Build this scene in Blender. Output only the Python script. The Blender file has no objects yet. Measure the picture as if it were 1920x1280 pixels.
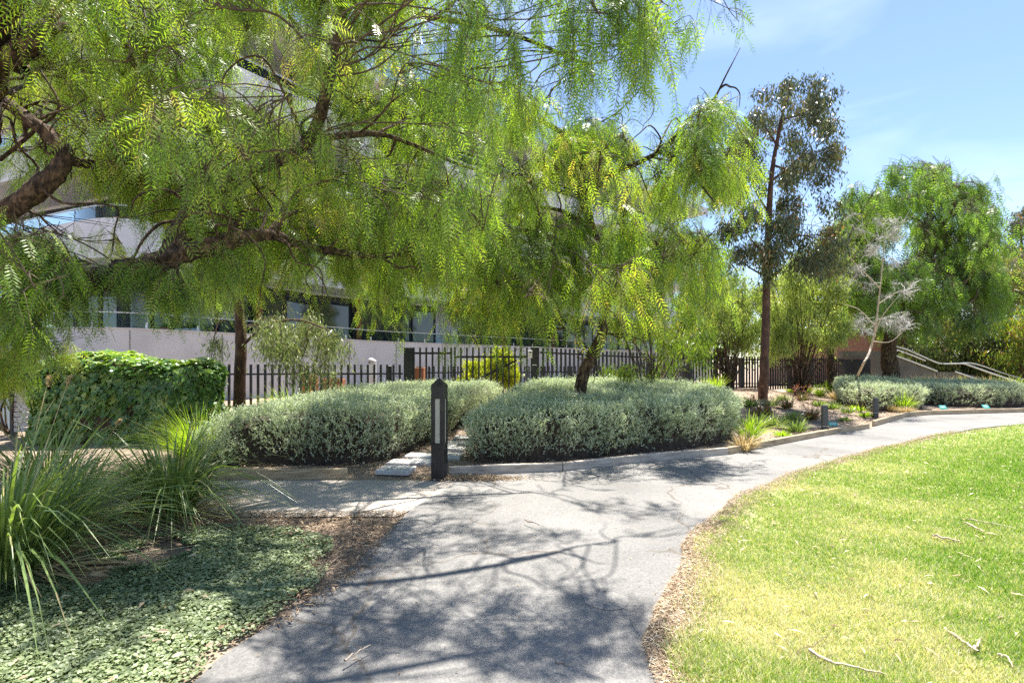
import bpy, math, random
import numpy as np
from mathutils import Vector
rng = np.random.default_rng(7)
random.seed(7)
SC = bpy.context.scene
COL = SC.collection
EYE, F, CX, HY = 1.25, 960.0, 960.0, 688.0     # eye height, focal length / principal point in photo pixels (survey of the photograph)

def P(px, py, D):
    return np.array([(px-CX)/F*D, D, EYE-(py-HY)/F*D])
def G(px, py, z=0.0):
    D = (EYE-z)*F/(py-HY)
    return np.array([(px-CX)/F*D, D, z])
def nrm(a):
    return a/np.maximum(np.linalg.norm(a, axis=-1, keepdims=True), 1e-9)
def smooth(a, b, x):
    t = np.clip((x-a)/(b-a), 0, 1); return t*t*(3-2*t)
def hash2(i, j, s):
    h = np.sin(i*127.1+j*311.7+s*74.7)*43758.5453
    return h-np.floor(h)
def vnoise(x, y, s=0):
    x = np.asarray(x, float); y = np.asarray(y, float)
    i = np.floor(x); j = np.floor(y); fx = x-i; fy = y-j
    fx = fx*fx*(3-2*fx); fy = fy*fy*(3-2*fy)
    a = hash2(i, j, s); b = hash2(i+1, j, s); c = hash2(i, j+1, s); d = hash2(i+1, j+1, s)
    return (a*(1-fx)+b*fx)*(1-fy)+(c*(1-fx)+d*fx)*fy
def fbm(x, y, s=0, o=3):
    r = 0; a = .5; t = 0
    for k in range(o):
        r = r+a*vnoise(np.asarray(x)*2**k, np.asarray(y)*2**k, s+k*3); t += a; a *= .5
    return r/t

# ------------------------------------------------------------------ materials
MATS = {}
def newmat(name):
    m = bpy.data.materials.new(name); m.use_nodes = True
    nt = m.node_tree; nt.nodes.clear()
    out = nt.nodes.new('ShaderNodeOutputMaterial')
    MATS[name] = m
    return m, nt, nt.nodes, nt.links, out
def ramp(N, stops):
    r = N.new('ShaderNodeValToRGB'); e = r.color_ramp.elements
    while len(e) < len(stops): e.new(.5)
    for k, (p, c) in enumerate(stops):
        e[k].position = p; e[k].color = (*c, 1)
    return r
def noise(N, L, scale, detail=4, vec=None, rough=.55):
    n = N.new('ShaderNodeTexNoise'); n.inputs['Scale'].default_value = scale
    n.inputs['Detail'].default_value = detail; n.inputs['Roughness'].default_value = rough
    if vec is not None: L.new(vec, n.inputs['Vector'])
    return n
def pos(N):
    return N.new('ShaderNodeNewGeometry').outputs['Position']
def leafmat(name, stops, rough=.42, trans=.4, tint=(1.25, 1.35, .5), spec=.5):
    m, nt, N, L, out = newmat(name)
    at = N.new('ShaderNodeAttribute'); at.attribute_name = 'rnd'
    r = ramp(N, stops); L.new(at.outputs['Fac'], r.inputs[0])
    b = N.new('ShaderNodeBsdfPrincipled'); b.inputs['Roughness'].default_value = rough
    b.inputs['Specular IOR Level'].default_value = spec
    L.new(r.outputs[0], b.inputs['Base Color'])
    mx = N.new('ShaderNodeMix'); mx.data_type = 'RGBA'; mx.blend_type = 'MULTIPLY'; mx.inputs[0].default_value = 1
    L.new(r.outputs[0], mx.inputs['A']); mx.inputs['B'].default_value = (*tint, 1)
    t = N.new('ShaderNodeBsdfTranslucent'); L.new(mx.outputs['Result'], t.inputs['Color'])
    ms = N.new('ShaderNodeMixShader'); ms.inputs[0].default_value = trans
    L.new(b.outputs[0], ms.inputs[1]); L.new(t.outputs[0], ms.inputs[2]); L.new(ms.outputs[0], out.inputs[0])
    return m
def surfmat(name, stops, scale=8, detail=5, rough=.8, bump=.3, bscale=60, metallic=0, spec=.4, stretch=None, bdist=.01):
    m, nt, N, L, out = newmat(name)
    v = pos(N)
    if stretch:
        mp = N.new('ShaderNodeMapping'); mp.inputs['Scale'].default_value = stretch; L.new(v, mp.inputs[0]); v = mp.outputs[0]
    n = noise(N, L, scale, detail, v)
    r = ramp(N, stops); L.new(n.outputs[0], r.inputs[0])
    b = N.new('ShaderNodeBsdfPrincipled'); b.inputs['Roughness'].default_value = rough; b.inputs['Metallic'].default_value = metallic
    b.inputs['Specular IOR Level'].default_value = spec
    L.new(r.outputs[0], b.inputs['Base Color'])
    if bump:
        n2 = noise(N, L, bscale, 6, v)
        bp = N.new('ShaderNodeBump'); bp.inputs['Strength'].default_value = bump; bp.inputs['Distance'].default_value = bdist
        L.new(n2.outputs[0], bp.inputs['Height']); L.new(bp.outputs[0], b.inputs['Normal'])
    L.new(b.outputs[0], out.inputs[0])
    return m

leafmat('pepper_leaf', [(0, (.07, .15, .035)), (.35, (.17, .31, .045)), (.75, (.32, .46, .065)), (.95, (.48, .53, .13)), (1, (.54, .45, .17))], .42, .52, (1.65, 1.6, .5), .75)
leafmat('pepper_leaf_far', [(0, (.08, .15, .035)), (.5, (.18, .30, .07)), (.9, (.30, .40, .11)), (1, (.42, .40, .18))], .45, .5, (1.5, 1.6, .5))
leafmat('gum_leaf', [(0, (.055, .08, .045)), (.5, (.10, .125, .065)), (.84, (.17, .18, .08)), (.95, (.28, .17, .06)), (1, (.35, .16, .05))], .4, .28, (1.3, 1.2, .5), .6)
leafmat('wattle_leaf', [(0, (.07, .13, .03)), (.4, (.16, .25, .04)), (.75, (.26, .34, .05)), (.92, (.4, .36, .08)), (1, (.42, .24, .08))], .42, .48, (1.5, 1.5, .45))
leafmat('grey_leaf', [(0, (.12, .16, .08)), (.5, (.24, .29, .14)), (.85, (.38, .41, .23)), (1, (.46, .42, .26))], .4, .35, (1.3, 1.4, .6))
leafmat('bank_leaf', [(0, (.13, .19, .06)), (.4, (.26, .35, .10)), (.75, (.42, .50, .17)), (1, (.55, .53, .27))], .4, .5, (1.4, 1.4, .6))
leafmat('olive_leaf', [(0, (.08, .11, .04)), (.5, (.18, .22, .075)), (.8, (.30, .30, .11)), (1, (.42, .30, .14))], .45, .42, (1.4, 1.4, .5))
leafmat('hedge_leaf', [(0, (.17, .21, .12)), (.35, (.42, .48, .33)), (.7, (.64, .69, .53)), (1, (.78, .80, .68))], .6, .32, (1.1, 1.2, .7), .3)
leafmat('ivy_leaf', [(0, (.05, .11, .035)), (.45, (.11, .22, .06)), (.8, (.26, .37, .09)), (1, (.42, .48, .13))], .27, .3, (1.5, 1.6, .4), .6)
leafmat('strap_leaf', [(0, (.08, .13, .045)), (.5, (.19, .27, .085)), (.85, (.32, .40, .14)), (.95, (.36, .40, .13)), (1, (.45, .36, .18))], .33, .32, (1.4, 1.5, .4), .6)
leafmat('lime_leaf', [(0, (.14, .25, .03)), (.5, (.28, .42, .045)), (.9, (.42, .54, .07)), (1, (.5, .46, .15))], .42, .5, (1.4, 1.4, .4))
leafmat('straw_leaf', [(0, (.30, .22, .11)), (.5, (.50, .40, .21)), (1, (.7, .6, .36))], .6, .3, (1.2, 1.1, .8))
leafmat('red_leaf', [(0, (.07, .10, .04)), (.5, (.14, .15, .06)), (.7, (.25, .10, .06)), (1, (.4, .12, .08))], .5, .3, (1.3, 1.2, .6))
leafmat('yellow_leaf', [(0, (.30, .36, .03)), (.5, (.46, .52, .04)), (1, (.62, .62, .08))], .45, .42, (1.3, 1.3, .4))
leafmat('silver_leaf', [(0, (.18, .175, .155)), (.6, (.36, .35, .32)), (1, (.56, .55, .5))], .55, .25, (1.1, 1.1, 1))
leafmat('cover_leaf', [(0, (.07, .10, .045)), (.5, (.23, .285, .135)), (.85, (.40, .45, .25)), (.96, (.38, .42, .26)), (1, (.5, .4, .2))], .45, .25, (1.2, 1.3, .6))
leafmat('turf_leaf', [(0, (.08, .18, .02)), (.35, (.18, .34, .03)), (.6, (.29, .43, .08)), (.78, (.50, .49, .26)), (1, (.72, .66, .48))], .55, .35, (1.2, 1.25, .5), .3)
leafmat('litter_leaf', [(0, (.10, .06, .035)), (.5, (.28, .19, .11)), (.8, (.48, .37, .24)), (1, (.68, .58, .42))], .7, .15, (1, .9, .7))

surfmat('bark', [(.32, (.016, .011, .008)), (.47, (.065, .043, .028)), (.6, (.15, .10, .062)), (.75, (.30, .21, .13))], 22, 9, .95, 1.0, 38, stretch=(1, 1, .5), bdist=.05)
surfmat('gum_bark', [(.3, (.04, .022, .018)), (.55, (.10, .052, .038)), (.75, (.19, .11, .08))], 12, 7, .85, .7, 40, stretch=(1, 1, .4), bdist=.015)
surfmat('twig', [(.3, (.04, .028, .02)), (.7, (.16, .115, .08))], 14, 4, .85, 0)
surfmat('pale_wood', [(.3, (.30, .28, .26)), (.7, (.6, .58, .55))], 20, 4, .7, .3)
surfmat('dark_brown', [(.3, (.02, .014, .01)), (.7, (.07, .05, .035))], 18, 4, .95, .4)
surfmat('timber', [(.25, (.24, .17, .10)), (.5, (.42, .32, .20)), (.75, (.56, .46, .32))], 5, 8, .85, .6, 30, stretch=(.8, .8, 7))
surfmat('grey_timber', [(.25, (.22, .19, .16)), (.5, (.42, .37, .31)), (.75, (.56, .5, .43))], 5, 8, .85, .6, 30, stretch=(.8, .8, 7))
surfmat('fence_paint', [(.3, (.012, .014, .018)), (.7, (.028, .031, .037))], 6, 4, .45, .08, 80)
surfmat('bollard_paint', [(.3, (.014, .013, .013)), (.6, (.024, .022, .022)), (.8, (.05, .046, .044))], 7, 8, .38, .1, 160)
surfmat('post_paint', [(.3, (.055, .057, .062)), (.7, (.09, .092, .1))], 8, 6, .5, .1, 100)
surfmat('diffuser', [(.3, (.33, .34, .28)), (.7, (.46, .46, .39))], 2.5, 3, .35, 0)
surfmat('render_wall', [(.25, (.42, .42, .43)), (.5, (.475, .475, .483)), (.8, (.52, .52, .53))], 1.3, 8, .85, .12, 60)
surfmat('slab_paint', [(.3, (.50, .52, .55)), (.7, (.62, .63, .66))], .8, 6, .8, .05, 60)
surfmat('dark_wall', [(.3, (.05, .048, .046)), (.7, (.10, .095, .09))], 1.5, 6, .85, .15, 50)
surfmat('ramp_concrete', [(.3, (.10, .095, .088)), (.7, (.17, .16, .15))], 2, 7, .85, .2, 50)
surfmat('rust_paint', [(.3, (.26, .09, .035)), (.7, (.42, .16, .07))], 5, 6, .7, .15, 40)
surfmat('steel', [(.3, (.42, .42, .40)), (.7, (.6, .6, .58))], 9, 4, .35, .05, 120, metallic=.6)
surfmat('white_plastic', [(.3, (.62, .60, .58)), (.7, (.78, .76, .74))], 4, 4, .5, .05, 60)
surfmat('label_plastic', [(.3, (.03, .30, .25)), (.7, (.06, .42, .35))], 20, 3, .4, 0)
surfmat('paver', [(.3, (.40, .39, .38)), (.7, (.56, .55, .53))], 6, 8, .85, .4, 90)
surfmat('stick', [(.3, (.32, .24, .17)), (.7, (.60, .50, .39))], 25, 5, .8, .3, 80)
surfmat('dark_stick', [(.3, (.08, .055, .04)), (.7, (.22, .15, .11))], 25, 5, .85, .3, 80)
surfmat('slate_cloth', [(.3, (.18, .24, .3)), (.7, (.28, .35, .42))], 6, 4, .5, .05, 60)

def ground_mats():
    # asphalt: pale worn aggregate, speckle, stains, cracks
    m, nt, N, L, out = newmat('asphalt'); v = pos(N)
    big = noise(N, L, .7, 5, v); sp = noise(N, L, 130, 3, v, .8); sp2 = N.new('ShaderNodeTexVoronoi'); sp2.inputs['Scale'].default_value = 95; L.new(v, sp2.inputs['Vector'])
    r1 = ramp(N, [(.28, (.115, .111, .106)), (.45, (.165, .16, .153)), (.6, (.20, .193, .183)), (.75, (.25, .238, .22))]); L.new(big.outputs[0], r1.inputs[0])
    r2 = ramp(N, [(.0, (.55, .55, .56)), (.42, (.9, .9, .9)), (.62, (1.15, 1.13, 1.1)), (.8, (1.75, 1.7, 1.62))]); L.new(sp.outputs[0], r2.inputs[0])
    a = N.new('ShaderNodeMix'); a.data_type = 'RGBA'; a.blend_type = 'MULTIPLY'; a.inputs[0].default_value = 1
    L.new(r1.outputs[0], a.inputs['A']); L.new(r2.outputs[0], a.inputs['B'])
    r3 = ramp(N, [(0, (.7, .7, .7)), (.5, (1, 1, 1)), (1, (1.3, 1.28, 1.25))]); L.new(sp2.outputs['Color'], r3.inputs[0])
    a2 = N.new('ShaderNodeMix'); a2.data_type = 'RGBA'; a2.blend_type = 'MULTIPLY'; a2.inputs[0].default_value = .8
    L.new(a.outputs['Result'], a2.inputs['A']); L.new(r3.outputs[0], a2.inputs['B'])
    # cracks
    wn = noise(N, L, 2.2, 4, v); mv = N.new('ShaderNodeVectorMath'); mv.operation = 'SCALE'; mv.inputs['Scale'].default_value = .5; L.new(wn.outputs['Color'], mv.inputs[0])
    ad = N.new('ShaderNodeVectorMath'); L.new(v, ad.inputs[0]); L.new(mv.outputs[0], ad.inputs[1])
    vo = N.new('ShaderNodeTexVoronoi'); vo.feature = 'DISTANCE_TO_EDGE'; vo.inputs['Scale'].default_value = .48; L.new(ad.outputs[0], vo.inputs['Vector'])
    rc = ramp(N, [(0, (1, 1, 1)), (.003, (.9, .9, .9)), (.0075, (0, 0, 0))]); L.new(vo.outputs['Distance'], rc.inputs[0])
    gate = noise(N, L, 1.1, 3, v); rg = ramp(N, [(.36, (0, 0, 0)), (.5, (.85, .85, .85))]); L.new(gate.outputs[0], rg.inputs[0])
    mm = N.new('ShaderNodeMath'); mm.operation = 'MULTIPLY'; L.new(rc.outputs[0], mm.inputs[0]); L.new(rg.outputs[0], mm.inputs[1])
    a3 = N.new('ShaderNodeMix'); a3.data_type = 'RGBA'; L.new(mm.outputs[0], a3.inputs[0]); L.new(a2.outputs['Result'], a3.inputs['A']); a3.inputs['B'].default_value = (.10, .08, .06, 1)
    b = N.new('ShaderNodeBsdfPrincipled'); b.inputs['Roughness'].default_value = .85; L.new(a3.outputs['Result'], b.inputs['Base Color'])
    bp = N.new('ShaderNodeBump'); bp.inputs['Strength'].default_value = .6; bp.inputs['Distance'].default_value = .006
    L.new(sp.outputs[0], bp.inputs['Height']); L.new(bp.outputs[0], b.inputs['Normal']); L.new(b.outputs[0], out.inputs[0])
    # warm granitic side path
    surfmat('granitic', [(.25, (.31, .27, .225)), (.5, (.42, .37, .315)), (.75, (.52, .46, .39))], 40, 8, .9, .5, 140)
    surfmat('patch', [(.3, (.14, .134, .126)), (.7, (.235, .225, .21))], 40, 8, .9, .5, 120)
    # mulch / bare soil
    m, nt, N, L, out = newmat('mulch'); v = pos(N)
    n1 = noise(N, L, 1.2, 5, v); n2 = noise(N, L, 55, 5, v, .7)
    r = ramp(N, [(.3, (.10, .068, .045)), (.48, (.25, .185, .13)), (.62, (.40, .31, .235)), (.8, (.52, .42, .33))])
    ma = N.new('ShaderNodeMath'); ma.operation = 'MULTIPLY_ADD'; ma.inputs[1].default_value = .55; L.new(n2.outputs[0], ma.inputs[0])
    mb = N.new('ShaderNodeMath'); mb.operation = 'MULTIPLY'; mb.inputs[1].default_value = .5; L.new(n1.outputs[0], mb.inputs[0]); L.new(mb.outputs[0], ma.inputs[2])
    L.new(ma.outputs[0], r.inputs[0])
    b = N.new('ShaderNodeBsdfPrincipled'); b.inputs['Roughness'].default_value = .95; L.new(r.outputs[0], b.inputs['Base Color'])
    bp = N.new('ShaderNodeBump'); bp.inputs['Strength'].default_value = 1; bp.inputs['Distance'].default_value = .02
    L.new(n2.outputs[0], bp.inputs['Height']); L.new(bp.outputs[0], b.inputs['Normal']); L.new(b.outputs[0], out.inputs[0])
    # lawn base
    m, nt, N, L, out = newmat('turf'); v = pos(N)
    n1 = noise(N, L, 1.1, 5, v); n2 = noise(N, L, 60, 5, v, .7)
    ma = N.new('ShaderNodeMath'); ma.operation = 'MULTIPLY_ADD'; ma.inputs[1].default_value = .5; L.new(n2.outputs[0], ma.inputs[0])
    mb = N.new('ShaderNodeMath'); mb.operation = 'MULTIPLY'; mb.inputs[1].default_value = .5; L.new(n1.outputs[0], mb.inputs[0]); L.new(mb.outputs[0], ma.inputs[2])
    r = ramp(N, [(.3, (.13, .18, .05)), (.45, (.24, .28, .10)), (.58, (.40, .36, .22)), (.75, (.55, .46, .33))]); L.new(ma.outputs[0], r.inputs[0])
    b = N.new('ShaderNodeBsdfPrincipled'); b.inputs['Roughness'].default_value = .9; L.new(r.outputs[0], b.inputs['Base Color'])
    bp = N.new('ShaderNodeBump'); bp.inputs['Strength'].default_value = .8; bp.inputs['Distance'].default_value = .015
    L.new(n2.outputs[0], bp.inputs['Height']); L.new(bp.outputs[0], b.inputs['Normal']); L.new(b.outputs[0], out.inputs[0])
    # glass
    m, nt, N, L, out = newmat('window_glass')
    b = N.new('ShaderNodeBsdfPrincipled'); b.inputs['Base Color'].default_value = (.03, .04, .05, 1); b.inputs['Roughness'].default_value = .04; b.inputs['Specular IOR Level'].default_value = .9
    L.new(b.outputs[0], out.inputs[0])
    m, nt, N, L, out = newmat('clear_glass')
    t = N.new('ShaderNodeBsdfTransparent'); t.inputs[0].default_value = (.80, .88, .86, 1)
    g = N.new('ShaderNodeBsdfGlossy'); g.inputs['Roughness'].default_value = .03; g.inputs[0].default_value = (.9, .95, .95, 1)
    fr = N.new('ShaderNodeLayerWeight'); fr.inputs[0].default_value = .12
    ms = N.new('ShaderNodeMixShader'); L.new(fr.outputs[0], ms.inputs[0]); L.new(t.outputs[0], ms.inputs[1]); L.new(g.outputs[0], ms.inputs[2]); L.new(ms.outputs[0], out.inputs[0])
    # brick
    m, nt, N, L, out = newmat('brick'); tc = N.new('ShaderNodeTexCoord')
    br = N.new('ShaderNodeTexBrick'); br.inputs['Scale'].default_value = 4; br.inputs['Color1'].default_value = (.24, .09, .05, 1); br.inputs['Color2'].default_value = (.32, .13, .08, 1); br.inputs['Mortar'].default_value = (.3, .27, .24, 1)
    mp = N.new('ShaderNodeMapping'); mp.inputs['Rotation'].default_value = (math.pi/2, 0, 0); L.new(tc.outputs['Object'], mp.inputs[0]); L.new(mp.outputs[0], br.inputs['Vector'])
    b = N.new('ShaderNodeBsdfPrincipled'); b.inputs['Roughness'].default_value = .9; L.new(br.outputs[0], b.inputs['Base Color']); L.new(b.outputs[0], out.inputs[0])
ground_mats()

# ------------------------------------------------------------------ mesh builder
class MB:
    def __init__(s): s.v = []; s.f = {3: [], 4: []}; s.r = {3: [], 4: []}; s.n = 0
    def add(s, v, f, r=None):
        v = np.asarray(v, float).reshape(-1, 3); f = np.asarray(f, np.int64)
        k = f.shape[1]
        s.v.append(v); s.f[k].append(f+s.n); s.n += len(v)
        r = np.full(len(f), .5) if r is None else np.broadcast_to(np.asarray(r, float), (len(f),))
        s.r[k].append(r)
    def build(s, name, mat, parent=None, smooth=False, label=None, cat=None, group=None, kind=None, origin=None):
        me = bpy.data.meshes.new(name)
        V = np.concatenate(s.v) if s.v else np.zeros((0, 3))
        if origin is not None: V = V-np.asarray(origin, float)
        q = np.concatenate(s.f[4]) if s.f[4] else np.zeros((0, 4), np.int64)
        t = np.concatenate(s.f[3]) if s.f[3] else np.zeros((0, 3), np.int64)
        rr = np.concatenate([*s.r[4], *s.r[3]]) if (s.r[4] or s.r[3]) else np.zeros(0)
        me.vertices.add(len(V)); me.vertices.foreach_set('co', V.astype(np.float32).ravel())
        nl = q.size+t.size; nf = len(q)+len(t)
        me.loops.add(nl); me.loops.foreach_set('vertex_index', np.concatenate([q.ravel(), t.ravel()]).astype(np.int32))
        me.polygons.add(nf)
        st = np.concatenate([np.arange(len(q))*4, len(q)*4+np.arange(len(t))*3]).astype(np.int32)
        me.polygons.foreach_set('loop_start', st)
        me.polygons.foreach_set('use_smooth', np.full(nf, bool(smooth)))
        me.update(calc_edges=True)
        a = me.attributes.new('rnd', 'FLOAT', 'FACE'); a.data.foreach_set('value', rr.astype(np.float32))
        me.materials.append(MATS[mat])
        o = bpy.data.objects.new(name, me); COL.objects.link(o)
        if origin is not None: o.location = [float(c) for c in origin]
        if parent is not None:
            o.parent = parent
            if origin is None: o.location = -parent.location
            else: o.location = Vector([float(c) for c in origin])-parent.location
        tag(o, label, cat, group, kind)
        return o
def tag(o, label=None, cat=None, group=None, kind=None):
    if label: o['label'] = label
    if cat: o['category'] = cat
    if group: o['group'] = group
    if kind: o['kind'] = kind
def thing(name, label, cat, loc=(0, 0, 0), group=None):
    o = bpy.data.objects.new(name, None); COL.objects.link(o)
    o.location = [float(c) for c in loc]; o.empty_display_size = .2
    tag(o, label, cat, group); return o
def dup(root, loc, rz=0, label=None, sc=1):
    r = root.copy(); COL.objects.link(r); r.location = [float(c) for c in loc]; r.rotation_euler = (0, 0, rz); r.scale = (sc,)*3
    if label: r['label'] = label
    for ch in list(root.children):
        c = ch.copy(); COL.objects.link(c); c.parent = r
        for g in list(ch.children):
            d = g.copy(); COL.objects.link(d); d.parent = c
    return r

BOXF = np.array([[0, 3, 2, 1], [4, 5, 6, 7], [0, 1, 5, 4], [1, 2, 6, 5], [2, 3, 7, 6], [3, 0, 4, 7]])
def box(mb, c, size, rz=0, rnd=None):
    sx, sy, sz = np.array(size)/2
    v = np.array([[-sx, -sy, -sz], [sx, -sy, -sz], [sx, sy, -sz], [-sx, sy, -sz], [-sx, -sy, sz], [sx, -sy, sz], [sx, sy, sz], [-sx, sy, sz]])
    R = np.array([[math.cos(rz), -math.sin(rz), 0], [math.sin(rz), math.cos(rz), 0], [0, 0, 1]])
    mb.add(v@R.T+np.array(c), BOXF, rnd)
def beam(mb, a, b, w, h):
    """box from a to b (centres), w across horizontally, h vertically"""
    a = np.array(a, float); b = np.array(b, float); d = nrm(b-a)
    s = nrm(np.cross(d, [0, 0, 1.0]))*w/2; u = nrm(np.cross(s, d))*h/2
    v = [a-s-u, a+s-u, a+s+u, a-s+u, b-s-u, b+s-u, b+s+u, b-s+u]
    mb.add(v, BOXF)
def bevel_box(mb, c, size, bev=.006, rz=0):
    """box with chamfered vertical edges and top rim"""
    sx, sy, sz = np.array(size)/2; b = bev
    def ring(e, z): x, y = sx-e, sy-e; return [[-x+b, -y, z], [x-b, -y, z], [x, -y+b, z], [x, y-b, z], [x-b, y, z], [-x+b, y, z], [-x, y-b, z], [-x, -y+b, z]]
    rings = [ring(0, -sz), ring(0, sz-b), ring(b, sz)]
    v = np.array(sum(rings, []))
    f = [[k*8+i, k*8+(i+1) % 8, (k+1)*8+(i+1) % 8, (k+1)*8+i] for k in range(2) for i in range(8)]
    f += [[16, 17, 18, 19], [16, 19, 20, 23], [20, 21, 22, 23]]
    R = np.array([[math.cos(rz), -math.sin(rz), 0], [math.sin(rz), math.cos(rz), 0], [0, 0, 1]])
    mb.add(v@R.T+np.array(c), f)
def catmull(pts, n=6):
    p = np.array(pts, float); p = np.vstack([2*p[0]-p[1], p, 2*p[-1]-p[-2]]); out = []
    for i in range(1, len(p)-2):
        t = np.linspace(0, 1, n, endpoint=False)[:, None]
        out.append(.5*(2*p[i]+(p[i+1]-p[i-1])*t+(2*p[i-1]-5*p[i]+4*p[i+1]-p[i+2])*t*t+(-p[i-1]+3*p[i]-3*p[i+1]+p[i+2])*t**3))
    return np.vstack(out+[p[-2][None]])
def tubes(mb, Pt, R, n=3, rnd=None):
    """batch of S tubes of K points: Pt (S,K,3), R (S,K)"""
    Pt = np.asarray(Pt, float); S, K, _ = Pt.shape; R = np.broadcast_to(np.asarray(R, float), (S, K))
    T = nrm(np.gradient(Pt, axis=1))
    ref = np.where(np.abs(T[..., 2:3]) > .9, np.array([1., 0, 0]), np.array([0, 0, 1.]))
    ref = np.broadcast_to(ref[:, :1], T.shape)
    A = nrm(np.cross(T, ref)); B = np.cross(T, A)
    an = np.arange(n)/n*2*np.pi
    ring = Pt[:, :, None]+R[:, :, None, None]*(np.cos(an)[None, None, :, None]*A[:, :, None]+np.sin(an)[None, None, :, None]*B[:, :, None])
    idx = np.arange(S*K*n).reshape(S, K, n)
    a = idx[:, :-1]; b = idx[:, 1:]
    f = np.stack([a, np.roll(a, -1, 2), np.roll(b, -1, 2), b], -1).reshape(-1, 4)
    mb.add(ring.reshape(-1, 3), f, rnd)
def limb(mb, pts, r0, r1, n=10, sub=6, gnarl=.12):
    p = catmull(pts, sub); K = len(p); r = np.linspace(r0, r1, K)
    if isinstance(r0, (list, tuple)): r = np.interp(np.linspace(0, 1, K), np.linspace(0, 1, len(r0)), r0)
    s = rng.random()*50
    r = r*(1+gnarl*(fbm(np.arange(K)*.7, np.full(K, s))-.5)*2)
    tubes(mb, p[None], r[None], n)
    if r.max() > .03:                      # knobbly bark: push the ring vertices in and out
        v = mb.v[-1].reshape(K, n, 3); a = np.arange(n)/n*2*np.pi
        al = np.concatenate([[0], np.cumsum(np.linalg.norm(np.diff(p, axis=0), axis=1))])
        q = fbm(np.cos(a)[None]*2.2+s+al[:, None]*2.5, np.sin(a)[None]*2.2+al[:, None]*5, 3)+.6*(fbm(np.cos(a)[None]*5+s, np.sin(a)[None]*5+al[:, None]*3, 5)-.5)-.5
        v += (v-p[:, None])*q[..., None]*gnarl*3.2
        mb.v[-1] = v.reshape(-1, 3)
    return p
def scatter(mb, tv, tf, p, X, Y, Z, s, rnd):
    """instances baked into the mesh: template tv (k,3), faces tf; frames X,Y,Z (N,3), scale s (N,) or (N,3)"""
    tv = np.asarray(tv, float); N = len(p); k = len(tv)
    s = np.asarray(s, float); s = s[:, None]*np.ones(3) if s.ndim == 1 else s
    v = p[:, None]+(tv[None, :, :1]*s[:, None, :1])*X[:, None]+(tv[None, :, 1:2]*s[:, None, 1:2])*Y[:, None]+(tv[None, :, 2:]*s[:, None, 2:])*Z[:, None]
    tf = np.asarray(tf); f = (tf[None]+(np.arange(N)*k)[:, None, None]).reshape(-1, tf.shape[1])
    mb.add(v.reshape(-1, 3), f, np.repeat(rnd, len(tf)))
def frames(d, spin=None, up=(0, 0, 1.0)):
    """frames with Y along d, Z roughly up, spun about Y by angle spin"""
    Y = nrm(d); X = np.cross(Y, np.broadcast_to(np.array(up), Y.shape)); bad = np.linalg.norm(X, axis=-1) < 1e-3
    X[bad] = [1, 0, 0]; X = nrm(X); Z = np.cross(X, Y)
    if spin is not None:
        c = np.cos(spin)[:, None]; s = np.sin(spin)[:, None]; X, Z = X*c+Z*s, Z*c-X*s
    return X, Y, Z
DIAM = ([[0, 0, 0], [.5, .45, 0], [0, 1, 0], [-.5, .45, 0]], [[0, 1, 2, 3]])
LEAF6 = ([[0, 0, 0], [.42, .22, .06], [.5, .5, .08], [0, 1, -.05], [-.5, .5, .08], [-.42, .22, .06], [0, .4, 0]], [[0, 1, 2, 6], [6, 2, 3, 4], [0, 6, 4, 5]])
def sph(n):
    return nrm(rng.normal(size=(n, 3)))

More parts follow.
